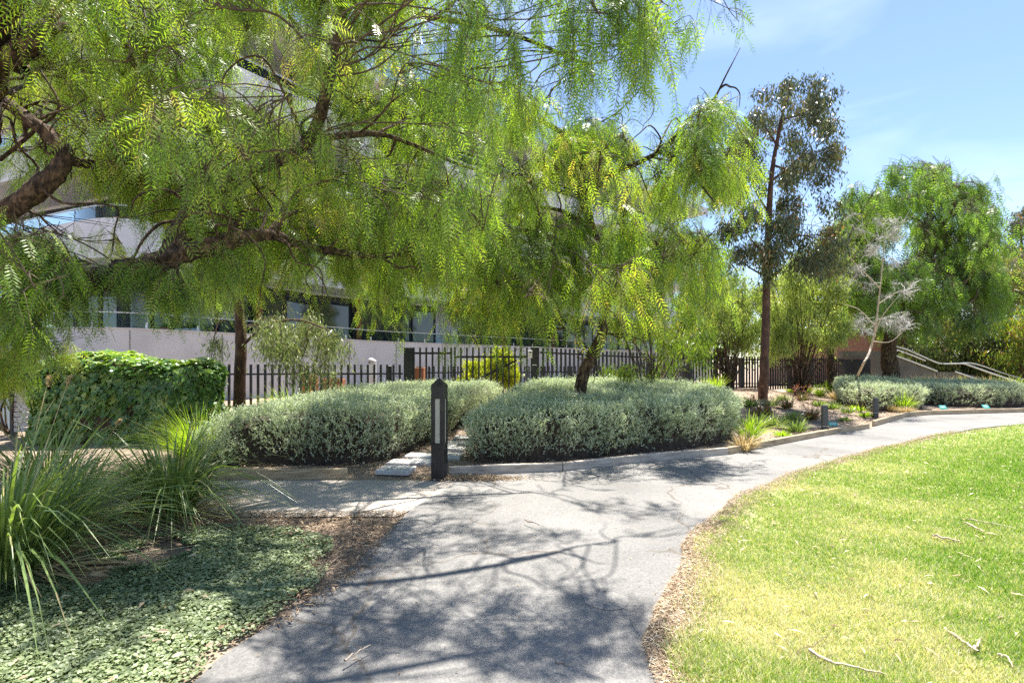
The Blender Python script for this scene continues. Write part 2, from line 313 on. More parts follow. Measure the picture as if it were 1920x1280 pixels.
# ------------------------------------------------------------------ trees
def crown(limbs, clumps, S, leaves, twigs, style='pinnate', L=(.4, .9), nf=5, flen=(.16, .26), pairs=7, ll=.045, lw=.14, tw=12, sec_r=.018, twig_r=.006,
          strand_r=.0018, flat=.75, spread=.55, droop=1.0, hue=0.0, wild=.25, rndpow=1.0):
    allp = np.vstack(limbs); clumps = np.asarray(clumps, float)
    for c in clumps:
        cen = c[:3]; r = c[3]; hc = c[4] if len(c) > 4 else 0
        # secondary branch from the nearest limb
        w = (np.linalg.norm(allp-cen, axis=1)+np.maximum(allp[:, 2]-cen[2], 0)*.7+.15)*rng.uniform(.75, 1.35, len(allp))
        a = allp[np.argmin(w)]; ln = np.linalg.norm(cen-a)
        m1 = a+(cen-a)*.33+np.array([0, 0, .10*ln])+rng.normal(size=3)*.09*ln; mid = a+(cen-a)*.68+np.array([0, 0, .12*ln])+rng.normal(size=3)*.10*ln
        sec = catmull([a, m1, mid, cen, cen+(cen-mid)*.3+np.array([0, 0, -.15*r])+rng.normal(size=3)*.12*r], 4)
        k = len(sec); lr = max(sec_r*(.6+.25*np.linalg.norm(cen-a)), sec_r*.7)
        tubes(twigs, sec[None], np.linspace(lr, lr*.3, k)[None], 5)
        # twigs
        st = sec[rng.integers(k//3, k, tw)]
        e = sph(tw)*(rng.random((tw, 1))**.4)*r; e[:, 2] = e[:, 2]*flat+.15*r
        en = cen+e
        t = np.linspace(0, 1, 5)[None, :, None]
        mids = (st+en)/2+np.array([0, 0, .15*r])+rng.normal(size=(tw, 3))*.12*r
        tp = (1-t)**2*st[:, None]+2*t*(1-t)*mids[:, None]+t*t*en[:, None]
        tubes(twigs, tp, np.linspace(twig_r, twig_r*.45, 5)[None], 3)
        # strands
        S_ = S; S = max(4, int(S_*rng.uniform(.4, 1.6)))
        ti = rng.integers(0, tw, S); tt = rng.random(S)**.6*4; i0 = np.minimum(tt.astype(int), 3); fr = (tt-i0)[:, None]
        s0 = tp[ti, i0]*(1-fr)+tp[ti, i0+1]*fr
        d = sph(S); d[:, 2] = d[:, 2]*.4+.1; d = nrm(d)+nrm(tp[ti, 4]-tp[ti, 0])*.5
        hr = rng.normal(size=S)*.13+hc+hue+rng.normal()*.10
        strand_leaves(leaves, twigs, s0, nrm(d), L[0]+(L[1]-L[0])*rng.random(S)**1.7, style, nf, flen, pairs, ll, lw, strand_r, spread, droop, hr, wild, rndpow); S = S_
def strand_leaves(leaves, twigs, s0, d, L, style, nf, flen, pairs, ll, lw, strand_r, spread=.55, droop=1., hr=0, wild=.25, rndpow=1.):
    S = len(s0); K = 6; t = np.linspace(0, 1, K)[None, :, None]
    dn = np.array([0, 0, -1.0])
    Ls = L[:, None, None]
    sp = s0[:, None]+Ls*(d[:, None]*spread*(t-.45*t*t)+dn*droop*(.25*t+.6*t*t))
    sp = sp+np.cumsum(rng.normal(size=(S, K, 3))*.035, axis=1)*Ls*t
    if strand_r: tubes(twigs, sp, np.linspace(strand_r*1.4, strand_r*.7, K)[None], 3)
    n = S*nf
    u = ((np.arange(nf)[None]+rng.random((S, nf)))/nf)**.8*(K-1)*.999; i0 = u.astype(int); fr = (u-i0)[..., None]
    ss = np.arange(S)[:, None]
    b = (sp[ss, i0]*(1-fr)+sp[ss, np.minimum(i0+1, K-1)]*fr).reshape(n, 3)
    tg = nrm(sp[ss, np.minimum(i0+1, K-1)]-sp[ss, i0]).reshape(n, 3)
    hs = np.repeat(np.broadcast_to(hr, (S,)), nf)
    lat = sph(n); lat[:, 2] *= .3
    fd = nrm(tg*.6+nrm(lat)*.72+dn*.32)
    if style == 'simple':
        m = pairs
        fd = np.repeat(fd, m, 0); bb = np.repeat(b, m, 0)+rng.normal(size=(n*m, 3))*ll*.7; fd = nrm(fd*.5+sph(n*m)*.55+dn*.55)
        X, Y, Z = frames(fd, rng.uniform(0, 6.28, n*m))
        l = ll*rng.uniform(.6, 1.25, n*m)
        rn = np.clip(.4+np.repeat(hs, m)+rng.normal(size=n*m)*wild, 0, 1)
        scatter(leaves, *DIAM, bb, X, Y, Z, np.stack([l*lw, l, l], 1), rn)
        return
    l = rng.uniform(*flen, n)
    q = (np.arange(pairs)+1.0)/pairs
    q = np.repeat(q, 2); M = len(q); side = np.tile([1., -1.], pairs)
    sv = nrm(np.cross(fd, sph(n)))
    rp = b[:, None]+l[:, None, None]*(fd[:, None]*q[None, :, None]+dn*(.35*q*q)[None, :, None])
    lt = nrm(fd[:, None]+dn*(.7*q)[None, :, None])
    ld = nrm(sv[:, None]*side[None, :, None]*.85+lt*.6+dn*.12+rng.normal(size=(n, M, 3))*.1)
    nz = np.cross(sv[:, None]*np.ones((1, M, 1)), lt)
    Xv = nrm(np.cross(ld, nz)).reshape(-1, 3); Yv = ld.reshape(-1, 3); Zv = np.cross(Xv, Yv)
    sz = (ll*(l/np.mean(flen))[:, None]*np.sin(.35+q*2.3)[None]*rng.uniform(.85, 1.15, (n, M))).ravel()
    rn = np.clip(.40+(hs+rng.normal(size=n)*.11)[:, None]+rng.normal(size=(n, M))*wild*.35, 0, 1).ravel()
    scatter(leaves, *DIAM, rp.reshape(-1, 3), Xv, Yv, Zv, np.stack([sz*lw*1.6, sz, sz], 1), rn)
    # rachis
    if strand_r and len(rp) and l.mean() > .12:
        sel = rp[:, [0, M//2, M-1]]
        tubes(twigs, np.concatenate([b[:, None], sel], 1), strand_r*.5, 3)

def tangle(mt, lims, n, L=(.5, 1.4), r=(.006, .02), up=.1):
    """crooked secondary branches leaving the limbs"""
    allp = np.vstack(lims)
    for _ in range(n):
        p = allp[rng.integers(len(allp)//6, len(allp))].copy(); d = sph(1)[0]; d[2] = d[2]*.6+up; pts = [p]; l = rng.uniform(*L)
        for k in range(6):
            d = nrm(d+rng.normal(size=3)*.55+np.array([0, 0, -.07*k])); p = p+d*l/6; pts.append(p)
        r0 = rng.uniform(*r); q = catmull(pts, 3); tubes(mt, q[None], np.linspace(r0, r0*.25, len(q))[None], 5)
def make_tree(name, label, limbspec, clumps, leaf, bark='bark', base=None, group=None, S=60, cat='tree', limb_n=10, gn=.12, **kw):
    mt, ml, mw = MB(), MB(), MB()
    lp = []
    for i, (pts, r0, r1) in enumerate(limbspec):
        lp.append(limb(mt, pts, r0, r1, limb_n+4 if i < 1 else 8, 10 if i < 1 else 6, gnarl=gn))
    base = limbspec[0][0][0] if base is None else base
    if name == 'pepper_tree': tangle(mt, lp, 45, (.6, 1.6), (.008, .02))
    root = thing(name, label, cat, base, group)
    crown(lp, clumps, S, ml, mw, **kw)
    mt.build('trunk', bark, root, smooth=True); mw.build('twig_sprays', 'twig', root); ml.build('crown', leaf, root)
    return root

def grid_clumps(x0, x1, y0, y1, D0, D1, n, r, keep=lambda x, y: True, hue=0):
    out = []; tries = 0
    while len(out) < n and tries < 5000:
        tries += 1
        x, y = rng.uniform(x0, x1), rng.uniform(y0, y1)
        if not keep(x, y): continue
        D = rng.uniform(D0, D1); q = P(x, y, D)
        out.append([*q, rng.uniform(*r), hue+rng.normal()*.06])
    return out

# ------------------------------------------------------------------ ground
EX = np.array([-12, -3.2, -1.9, -.73, .6, 1.67, 3.1, 5.6, 7.28, 7.6, 9.84, 10.8, 14.1, 25, 60.])
EYS = np.array([5.78, 5.78, 5.78, 5.87, 6.12, 6.68, 7.28, 9.23, 10.4, 10.75, 12.75, 13.3, 14.1, 16.5, 24.])
def bed_h(x, y):
    x = np.asarray(x, float); y = np.asarray(y, float)
    d = y-np.interp(x, EX, EYS)
    A = np.interp(x, [-6, .8, 3.5, 7.5, 9.5, 30], [.14, .14, .55, .55, .18, .15])
    return A*smooth(.08, 4.6, d)+.035*smooth(.05, .2, d)*(x > -3.4)+(fbm(x*1.3, y*1.3, 3)-.5)*.07*smooth(.1, .8, d)
def GB(px, py):
    z = 0.
    for _ in range(12):
        q = G(px, py, z); z = .5*z+.5*float(bed_h(q[0], q[1]))
    q = G(px, py, z); q[2] = float(bed_h(q[0], q[1])); return q
def axis(lo, hi, n0, far):
    a = np.linspace(lo, hi, n0); e = np.geomspace(1, far, 14)-1
    return np.concatenate([lo-e[:0:-1], a, hi+e[1:]])
def gridmesh(xs, ys, zf):
    X, Y = np.meshgrid(xs, ys); Z = zf(X, Y); n, m = X.shape
    idx = np.arange(n*m).reshape(n, m)
    f = np.stack([idx[:-1, :-1], idx[:-1, 1:], idx[1:, 1:], idx[1:, :-1]], -1).reshape(-1, 4)
    return np.stack([X, Y, Z], -1).reshape(-1, 3), f
g = MB(); v, f = gridmesh(axis(-14, 26, 161, 500), axis(-4, 26, 121, 500), lambda x, y: bed_h(x, y)-.012); g.add(v, f)
g.build('ground', 'mulch', smooth=True, kind='structure')

def inside(poly, x, y):
    poly = np.asarray(poly); r = np.zeros(np.shape(x), bool); n = len(poly)
    for i in range(n):
        x1, y1 = poly[i]; x2, y2 = poly[(i+1) % n]
        c = ((y1 > y) != (y2 > y)) & (x < (x2-x1)*(y-y1)/(y2-y1+1e-12)+x1); r ^= c
    return r
def edge_dist(poly, x, y):
    poly = np.asarray(poly); d = np.full(np.shape(x), 1e9); n = len(poly)
    for i in range(n):
        a = poly[i]; b = poly[(i+1) % n]; ab = b-a
        t = np.clip(((x-a[0])*ab[0]+(y-a[1])*ab[1])/(ab@ab), 0, 1)
        d = np.minimum(d, np.hypot(x-a[0]-t*ab[0], y-a[1]-t*ab[1]))
    return d
def rough_edge(pts, step=.12, amp=.03, seed=1):
    pts = np.asarray(pts, float); out = []
    for a, b in zip(pts[:-1], pts[1:]):
        k = max(int(np.linalg.norm(b-a)/step), 1); t = np.arange(k)[:, None]/k; out.append(a+(b-a)*t)
    p = np.vstack(out+[pts[-1:]]); s = np.arange(len(p))*.45
    p[:, 0] += (fbm(s, s*0+seed, seed)-.5)*2*amp; p[:, 1] += (fbm(s, s*0+seed+9, seed)-.5)*2*amp
    return p
def sheet(name, poly, z, mat, kind='structure', **kw):
    me = bpy.data.meshes.new(name); me.from_pydata([(p[0], p[1], z) for p in poly], [], [list(range(len(poly)))]); me.update()
    if me.polygons[0].normal.z < 0: me.flip_normals()
    me.materials.append(MATS[mat]); o = bpy.data.objects.new(name, me); COL.objects.link(o); tag(o, kind=kind, **kw); return o

# main path: right edge along the lawn, left edge along mulch / timber
RIGHT = np.array([[.35, -3], [.5, .6], [.61, 2.03], [.77, 2.54], [.93, 2.9], [1.11, 3.23], [1.3, 3.65], [1.62, 4.15], [2.27, 4.96], [3.43, 6.09], [4.8, 7.2], [6.3, 8.3], [8.5, 9.85], [11.2, 11.2], [16, 12.9], [26, 16], [60, 23.4]])
RSM = catmull(RIGHT, 5)
LEFTN = np.array([[-1.35, -3], [-1.3, .8], [-1.25, 2.03], [-1.2, 2.39], [-1.1, 2.75], [-1.02, 3.06], [-.98, 3.5], [-.93, 4.0], [-.85, 4.6], [-.66, 5.3], [-.6, 5.8]])
LEFTF = np.stack([EX[3:], EYS[3:]], 1)
redge = rough_edge(RSM, .12, .05, 4); ledge = rough_edge(catmull(LEFTN, 4), .12, .03, 8)
sheet('asphalt_path', np.vstack([ledge, LEFTF, redge[::-1]]), .004, 'asphalt')
SIDE = np.vstack([[[-9, 5.62], [-3.3, 5.66], [-1.9, 5.66], [-.62, 5.66]], [[-.66, 5.3], [-.85, 4.6], [-.96, 4.3]], rough_edge([[-1.0, 4.28], [-2.2, 4.31], [-9, 4.4]], .1, .025, 3)])
sheet('side_path', SIDE, .0, 'granitic')
a = np.linspace(0, 2*np.pi, 30)[:-1]; c = G(1135, 1126)
sheet('path_patch', np.stack([c[0]+.105*np.cos(a)*(1+.35*fbm(np.cos(a)*2+5, np.sin(a)*2, 5)), c[1]+.095*np.sin(a)*(1+.35*fbm(np.cos(a)*2, np.sin(a)*2+3, 2))], 1), .0065, 'patch')
lawn_poly = np.vstack([rough_edge(RSM+np.array([.20, -.09]), .1, .15, 11), [[60, -6], [.5, -6]]])
sheet('lawn_base', lawn_poly, .008, 'turf')

# lawn blades
def blades(n, sampler, hgt, wid, mat, name, rndf, label, cat, lean=.6, dens=None):
    x, y = sampler(n); D = np.maximum(y, 1.2)
    k = len(x); mb = MB()
    h = hgt*rng.uniform(.4, 1.2, k)*(.45+1.1*fbm(x*7, y*7, 41, 2)); w = wid*(.8+D*.16)*rng.uniform(.7, 1.3, k)
    az = rng.uniform(0, 6.28, k); ln = np.abs(rng.normal(size=k))*lean+.1
    d = np.stack([np.cos(az)*ln, np.sin(az)*ln, np.ones(k)], 1)
    X, Y, Z = frames(d, rng.uniform(0, 6.28, k))
    tv = [[-.5, 0, 0], [.5, 0, 0], [.32, .55, .10], [-.32, .55, .10], [0, 1, .32]]
    v = np.array(tv)
    p = np.stack([x, y, np.full(k, .006)], 1)
    r = rndf(x, y)
    s = np.stack([w, h, h], 1)
    vv = p[:, None]+(v[None, :, :1]*s[:, None, :1])*X[:, None]+(v[None, :, 1:2]*s[:, None, 1:2])*Y[:, None]+(v[None, :, 2:]*s[:, None, 2:])*Z[:, None]
    base = (np.arange(k)*5)[:, None]
    mb.add(vv.reshape(-1, 3), base+np.array([0, 1, 2, 3]), r)
    mb.f[3].append(base+np.array([3, 2, 4])); mb.r[3].append(r)
    return mb.build(name, mat, kind='stuff', label=label, cat=cat)
def lawn_sampler(n):
    # density falls with distance from the path bend (nearer turf is denser)
    y = np.exp(rng.uniform(math.log(1.35), math.log(12.5), n)); y = np.where(rng.random(n) < .35, 1.3+rng.beta(1.2, 2.6, n)*9, y)
    x = rng.uniform(.2, 1.12, n)*y
    ok = inside(np.vstack([RSM, [[60, -6], [.5, -6]]]), x, y)
    e = edge_dist(rough_edge(RSM, .2, .05, 4), x, y)
    keep = rng.random(n) < np.clip((e-.02)/.4-.36+fbm(x*3.5, y*3.5, 9)*1.2, 0, 1)
    dry = fbm(x*1.5, y*1.5, 21)
    keep &= rng.random(n) < np.clip(1.3-.7*smooth(.55, .8, dry), .3, 1)
    m = ok & keep; return x[m], y[m]
def lawn_rnd(x, y):
    dry = fbm(x*1.1, y*1.1, 21, 4); near = smooth(2.2, .4, edge_dist(RSM, x, y))
    lush = smooth(1.5, 5.5, x*.75+y*.35-1.2)
    c = .26+.34*smooth(.46, .70, dry)*(1-.6*lush)+.28*near+.09*(1-lush)
    return np.clip(c+rng.normal(size=len(x))*.20+(rng.random(len(x)) < .13+.12*(1-lush))*.42, 0, 1)
blades(560000, lawn_sampler, .042, .0037, 'turf_leaf', 'lawn_grass', lawn_rnd, 'sunlit mown lawn of green and straw blades right of the asphalt path', 'grass', .75)

# leafy ground cover lower left
COVER = np.array([[-4.2, 1.0], [-1.34, 1.0], [-1.27, 2.0], [-1.2, 2.45], [-1.1, 2.85], [-1.13, 3.25], [-1.3, 3.7], [-1.75, 3.95], [-2.36, 4.02], [-2.8, 3.55], [-2.95, 2.95], [-4.2, 2.3]])
def cover():
    n = 210000; x = rng.uniform(-3.6, -1.0, n); y = rng.uniform(1.3, 4.1, n)
    e = edge_dist(COVER, x, y); ins = inside(COVER, x, y)
    m = ins & (rng.random(n) < np.clip(e/.25+fbm(x*4, y*4, 2)-.45, 0, 1)) & (fbm(x*2.2, y*2.2, 33) < .74) & (np.abs(x/y) < 1.1)
    x, y = x[m], y[m]; k = len(x); mb = MB()
    a = np.arange(6)/6*2*np.pi+.3
    tv = np.vstack([[[0, 0, 0]], np.stack([np.cos(a), np.sin(a), .15+0*a], 1)])*.5
    z = .012+.035*rng.random(k)*fbm(x*5, y*5, 4)*1.6
    d = np.stack([rng.normal(size=k)*.35, rng.normal(size=k)*.35, np.ones(k)], 1)
    Zv, Xv, Yv = None, None, None
    Zv = nrm(d); Xv = nrm(np.cross(Zv, np.stack([np.cos(z*900), np.sin(z*900), 0*z], 1))); Yv = np.cross(Zv, Xv)
    r = np.clip(.45+(fbm(x*2.5, y*2.5, 6)-.5)*.7+rng.normal(size=k)*.17, 0, 1)
    scatter(mb, tv, [[0, 1, 2, 3], [0, 3, 4, 5], [0, 5, 6, 1]], np.stack([x, y, z], 1), Xv, Yv, Zv, rng.uniform(.008, .021, k), r)
    mb.build('ground_cover', 'cover_leaf', kind='stuff', label='low carpet of small round grey-green leaves beside the path at lower left', cat='ground cover')
cover()

# litter: mulch chips and dropped leaves
def litter():
    mb = MB()
    def put(x, y, z, L, W, r, tilt=.35):
        k = len(x); az = rng.uniform(0, 6.28, k)
        d = np.stack([np.cos(az), np.sin(az), rng.normal(size=k)*tilt*.5], 1); X, Y, Z = frames(d, rng.normal(size=k)*tilt)
        scatter(mb, [[0, -.5, 0], [.5, 0, .12], [0, .5, .02], [-.5, 0, .1]], [[0, 1, 2, 3]], np.stack([x, y, z], 1), X, Y, Z, np.stack([W, L, L], 1), r)
    # strip between side path and ground cover, path verges
    n = 26000; x = rng.uniform(-4.5, -.9, n); y = rng.uniform(2.4, 4.4, n)
    m = ((~inside(COVER, x, y)) | (edge_dist(COVER, x, y) < .2)) & (x < np.interp(y, LEFTN[:, 1], LEFTN[:, 0])+.08+rng.normal(size=n)*.04)
    x, y = x[m], y[m]; put(x, y, .008+.02*rng.random(len(x)), rng.uniform(.015, .06, len(x)), rng.uniform(.004, .011, len(x)), np.clip(rng.normal(.4, .25, len(x)), 0, 1))
    # lawn verge
    n = 26000; i = rng.integers(0, 60, n); t = rng.random(n); b = RSM[i]*(1-t)[:, None]+RSM[i+1]*t[:, None]
    off = np.abs(rng.normal(size=n))*.11-.06+(fbm(b[:, 0]*2.2, b[:, 1]*2.2, 5)-.5)*.12; b = b+np.stack([off*.85, -off*.5], 1); ok = b[:, 1] > 1; b = b[ok]; k = len(b)
    put(b[:, 0], b[:, 1], .012+.012*rng.random(k), rng.uniform(.012, .06, k), rng.uniform(.002, .006, k), np.clip(rng.normal(.62, .26, k), 0, 1))
    # beds
    n = 60000; x = rng.uniform(-3.4, 12, n); y = rng.uniform(5.7, 16, n); d = y-np.interp(x, EX, EYS)
    m = (d > .1) & (np.abs(x/y) < 1.1); x, y = x[m], y[m]; k = len(x)
    put(x, y, bed_h(x, y)+.006+.02*rng.random(k), rng.uniform(.02, .07, k), rng.uniform(.006, .018, k), np.clip(rng.normal(.45, .28, k), 0, 1))
    # piled leaves round the bollard foot and over the gap
    n = 2200; x = rng.normal(-.45, .28, n); y = rng.normal(5.72, .07, n); put(x, y, .012+.03*rng.random(n)*np.exp(-((x+.5)/.25)**2), rng.uniform(.02, .05, n), rng.uniform(.006, .014, n), np.clip(rng.normal(.6, .2, n), 0, 1))
    # sparse leaves on the paths, lawn and ground cover
    n = 2600; x = rng.uniform(-1.1, 6, n); y = rng.uniform(1.6, 10, n); e = inside(np.vstack([ledge, LEFTF, redge[::-1]]), x, y)
    x, y = x[e], y[e]; k = len(x); put(x, y, .009+0*x, rng.uniform(.008, .05, k)*rng.uniform(.4, 1, k), rng.uniform(.002, .007, k), np.clip(rng.normal(.45, .3, k), 0, 1), .1)
    n = 1500; x = rng.uniform(.8, 8, n); y = rng.uniform(1.5, 8, n); e = inside(lawn_poly, x, y); x, y = x[e], y[e]; k = len(x)
    put(x, y, .035+0*x, rng.uniform(.02, .09, k), rng.uniform(.005, .016, k), np.clip(rng.normal(.8, .2, k), 0, 1), .25)
    n = 90; x = rng.uniform(-3, -1.2, n); y = rng.uniform(1.5, 4, n); put(x, y, .05+0*x, rng.uniform(.03, .09, n), rng.uniform(.01, .022, n), np.clip(rng.normal(.75, .25, n), 0, 1), .3)
    mb.build('leaf_litter', 'litter_leaf', kind='stuff', label='dry fallen leaves and bark chips strewn over beds, verges and path', cat='leaf litter')
litter()

# fallen sticks and bark strips on the lawn and path
def stick(name, label, pts, r, mat='stick', flat=1.0, group='fallen sticks and bark on the ground'):
    w = [G(px, py, .042) for px, py in pts]; mb = MB()
    p = catmull(w, 5); k = len(p); p[:, 2] += rng.normal(size=k)*.004
    p[:, :2] += rng.normal(size=(k, 2))*.002; tubes(mb, p[None], (r*.8*np.linspace(1, .45, k)*rng.uniform(.75, 1.2, k))[None], 6)
    mb.build(name, mat, smooth=True, label=label, cat='stick' if 'bark' not in name else 'bark', group=group)
stick('fallen_stick', 'long gently curved stick on the dry lawn near the bottom of the photo', [(1518, 1220), (1550, 1237), (1600, 1250), (1662, 1263)], .009)
stick('fallen_stick', 'thin forked twig standing up from the dry lawn beside the long curved stick', [(1494, 1226), (1500, 1216), (1530, 1206), (1553, 1188)], .004, 'dark_stick')
stick('fallen_bark', 'straight pale bark strip slanting on the lawn at lower right', [(1771, 1177), (1800, 1198), (1836, 1223)], .011)
stick('fallen_bark', 'short pale bark piece touching the straight strip at lower right', [(1827, 1217), (1834, 1204), (1841, 1192)], .007)
stick('fallen_bark', 'pale bark strip lying level on the green lawn with a chip below it', [(1746, 1002), (1772, 1008), (1801, 1014)], .013)
stick('fallen_stick', 'thin long stick on the green lawn close to the right edge', [(1812, 972), (1850, 979), (1905, 989)], .008)
stick('fallen_stick', 'short brown stick just under the thin long one on the green lawn', [(1808, 978), (1828, 988), (1846, 998)], .009, 'stick')
stick('fallen_bark', 'curved pale bark sliver in the bottom right corner of the lawn', [(1872, 1224), (1890, 1234), (1900, 1250)], .006)
stick('fallen_twig', 'small dark forked twig lying on the asphalt in the dappled shade', [(983, 974), (1000, 980), (1012, 984)], .006, 'dark_stick')
stick('fallen_twig', 'short dark twig on the asphalt near the bottom centre', [(1040, 1240), (1055, 1243), (1068, 1250)], .004, 'dark_stick')
stick('fallen_bark', 'reddish bark strip on the shaded asphalt at the lower left of the path', [(646, 1236), (670, 1222), (696, 1208)], .006)

# ------------------------------------------------------------------ timber edging
def sleeper(label, a, b, mat, h=.115, w=.055):
    mb = MB(); a = np.array([*a, h/2-.01]); b = np.array([*b, h/2-.01])
    n = 7; t = np.linspace(0, 1, n)[:, None]; c = a+(b-a)*t; d = nrm(b-a); s = np.array([-d[1], d[0], 0])*w/2
    c[:, 2] += (fbm(np.arange(n)*.8, np.full(n, a[0]*3), 4)-.5)*.012
    rings = np.stack([c-s+[0, 0, -h/2], c-s+[0, 0, h/2-.008], c-s*.8+[0, 0, h/2], c+s*.8+[0, 0, h/2], c+s+[0, 0, h/2-.008], c+s+[0, 0, -h/2]], 1)
    idx = np.arange(n*6).reshape(n, 6)
    f = np.stack([idx[:-1], np.roll(idx[:-1], -1, 1), np.roll(idx[1:], -1, 1), idx[1:]], -1).reshape(-1, 4)
    mb.add(rings.reshape(-1, 3), np.vstack([f, [[0, 5, 4, 1], [1, 4, 3, 2]], [[idx[-1, 0], idx[-1, 1], idx[-1, 4], idx[-1, 5]], [idx[-1, 1], idx[-1, 2], idx[-1, 3], idx[-1, 4]]]]))
    mb.build('garden_edging', mat, label=label, cat='edging', group='timber boards edging the garden beds', origin=a)
def lerp(a, b, t): return tuple(np.array(a)+(np.array(b)-np.array(a))*t)
o = .035
sleeper('brown timber board ending at the left side of the stepping stone gap', (-3.35, 5.76), (-1.86, 5.76), 'timber', .12)
ed = [(-.73, 5.87+o), (.6, 6.12+o), (1.67, 6.68+o), (2.35, 6.98+o), (3.08, 7.29+o), (5.6, 9.27), (7.27, 10.45), (7.62, 10.8), (9.84, 12.8), (10.8, 13.34), (12.4, 13.73), (14.1, 14.14), (18.5, 15.1)]
lab = ['grey timber board from the black bollard along the hedge, greenish stain on it', 'grey timber board under the middle of the big hedge', 'short pale timber board between two joints below the right end of the hedge', 'timber board at the corner of the big silver hedge',
       'long weathered timber board passing the nearer short grey post', 'timber board tapering out just right of the nearer short grey post', None, 'timber board beside the farther short grey post', 'brown timber board left of the first green plant label',
       'shaded timber board at the first green plant label', 'shaded timber board in front of the far silver hedge', 'timber board at the right end of the path edge']
for i, l in enumerate(lab):
    if l: sleeper(l, lerp(ed[i], ed[i+1], .003), lerp(ed[i], ed[i+1], .997), 'grey_timber' if i < 4 else 'timber', .115 if i < 6 else .13)

# stepping stones
stones = [(743, 882, .40, .22), (752, 869, .3, .2), (789, 868, .3, .2), (792, 856, .42, .2), (846, 856, .3, .2), (850, 843, .34, .2), (838, 838, .3, .18), (856, 832, .36, .18), (872, 822, .34, .2)]
where = ['pale square paver nearest the side path, left of the black bollard', 'small pale paver touching the first row, at its left', 'pale paver close behind the bollard on its left side', 'wide pale paver half hidden behind the bollard', 'pale paver just right of the bollard',
         'pale paver between the hedges, right one of its pair', 'pale paver between the hedges, left one of its pair', 'pale paver under the overhanging right hedge', 'farthest pale paver in the gap between the hedges']
for (px, py, w, d), l in zip(stones, where):
    q = GB(px, py); mb = MB(); bevel_box(mb, (0, 0, 0), (w, d+.1, .05), .008, 0)
    ob = mb.build('stepping_stone', 'paver', label=l, cat='paver', group='stepping stones between the hedges')
    ob.location = (q[0], q[1], q[2]+.008); ob.rotation_euler = (0, 0, -.12)

# ------------------------------------------------------------------ bollards, posts, plant labels
def bollard():
    q = G(822, 901); rz = math.radians(-10); s = .148
    root = thing('light_bollard', 'tall black garden light post with pointed cap and long frosted slots', 'bollard', (q[0]+.0, q[1]+.08, 0)); root.rotation_euler = (0, 0, rz)
    def loc(mb, name, mat, lab=None):
        ob = mb.build(name, mat, label=lab); ob.parent = root; return ob
    b = MB(); H = 1.04; s2 = s/2; w2 = .036; z0, z1 = .41, .90; t = .016
    # shell with four slots: lower block, corner posts, upper block
    bevel_box(b, (0, 0, z0/2), (s, s, z0), .005); bevel_box(b, (0, 0, (z1+H)/2), (s, s, H-z1), .005)
    cw = s2-w2*.8
    for sx in (-1, 1):
        for sy in (-1, 1): box(b, (sx*(s2-cw/2), sy*(s2-cw/2), (z0+z1)/2), (cw, cw, z1-z0-.001))
    loc(b, 'post', 'bollard_paint')
    for nx, ny in ((0, -1), (1, 0), (0, 1), (-1, 0)):
        d = MB(); c = (nx*(s2-.012), ny*(s2-.012), (z0+z1)/2); box(d, c, ((.006 if nx else 2*w2*.8), (.006 if ny else 2*w2*.8), z1-z0-.002)); loc(d, 'diffuser', 'diffuser')
    c = MB(); r = s2*1.0; rt = .008
    v = [[-r, -r, H], [r, -r, H], [r, r, H], [-r, r, H], [-r, -r, H+.012], [r, -r, H+.012], [r, r, H+.012], [-r, r, H+.012], [-rt, -rt, H+.085], [rt, -rt, H+.085], [rt, rt, H+.085], [-rt, rt, H+.085]]
    c.add(v, [[k, (k+1) % 4, 4+(k+1) % 4, 4+k] for k in range(4)]+[[4+k, 4+(k+1) % 4, 8+(k+1) % 4, 8+k] for k in range(4)]+[[8, 9, 10, 11]])
    k = catmull([[0, 0, H+.082], [.0, 0, H+.09], [0, 0, H+.10]], 2); tubes(c, k[None], np.linspace(.007, .003, len(k))[None], 6); loc(c, 'cap', 'bollard_paint')
    f = MB(); box(f, (0, 0, .006), (s+.03, s+.03, .012)); loc(f, 'base_plate', 'bollard_paint')
bollard()
def short_post(px, py, h, label):
    q = GB(px, py); root = thing('marker_post', label, 'post', (q[0], q[1]+.06, q[2]), 'short grey posts beside the path'); root.rotation_euler = (0, 0, -.3)
    b = MB(); bevel_box(b, (0, 0, h/2), (.10, .10, h), .01); b.build('post', 'post_paint').parent = root
    c = MB(); bevel_box(c, (0, 0, h+.009), (.092, .092, .018), .004); c.build('cap', 'post_paint').parent = root
    s = MB(); box(s, (0, 0, .13), (.106, .106, .006)); s.build('band', 'steel').parent = root
short_post(1550, 812, .50, 'short grey square post leaning over pale mulch beside the longer timber edging')
short_post(1645, 784, .47, 'short grey square post between the green strappy tufts and the path bend')
def plant_label(px, py, label, rz, sc=1):
    q = GB(px, py); root = thing('plant_label', label, 'plant label', q, 'small green plant labels'); root.rotation_euler = (0, 0, rz)
    st = MB(); beam(st, (0, 0, -.03), (0, .012, .11), .012, .008); st.build('stake', 'dark_stick').parent = root
    pl = MB(); c, s = math.cos(.9), math.sin(.9)
    v = np.array([[x, y*c-z*s, y*s+z*c+.12] for z in (-.003, .003) for x, y in ((-.075, -.045), (.075, -.045), (.075, .045), (-.075, .045))])*sc
    pl.add(v, BOXF); p = pl.build('plate', 'label_plastic'); p.parent = root
    tx = MB()
    for r_, w_ in ((.022, .10), (.004, .12), (-.014, .08)):
        v = [[x, y*c-.0045*s, y*s+.0045*c+.12] for x, y in ((-w_/2, r_-.004), (w_/2, r_-.004), (w_/2, r_+.004), (-w_/2, r_+.004))]
        tx.add(np.array(v)*sc, [[0, 1, 2, 3]])
    t = tx.build('lettering', 'white_plastic'); t.parent = p
plant_label(1562, 806, 'small green plant label beside the nearer short grey post', -.1)
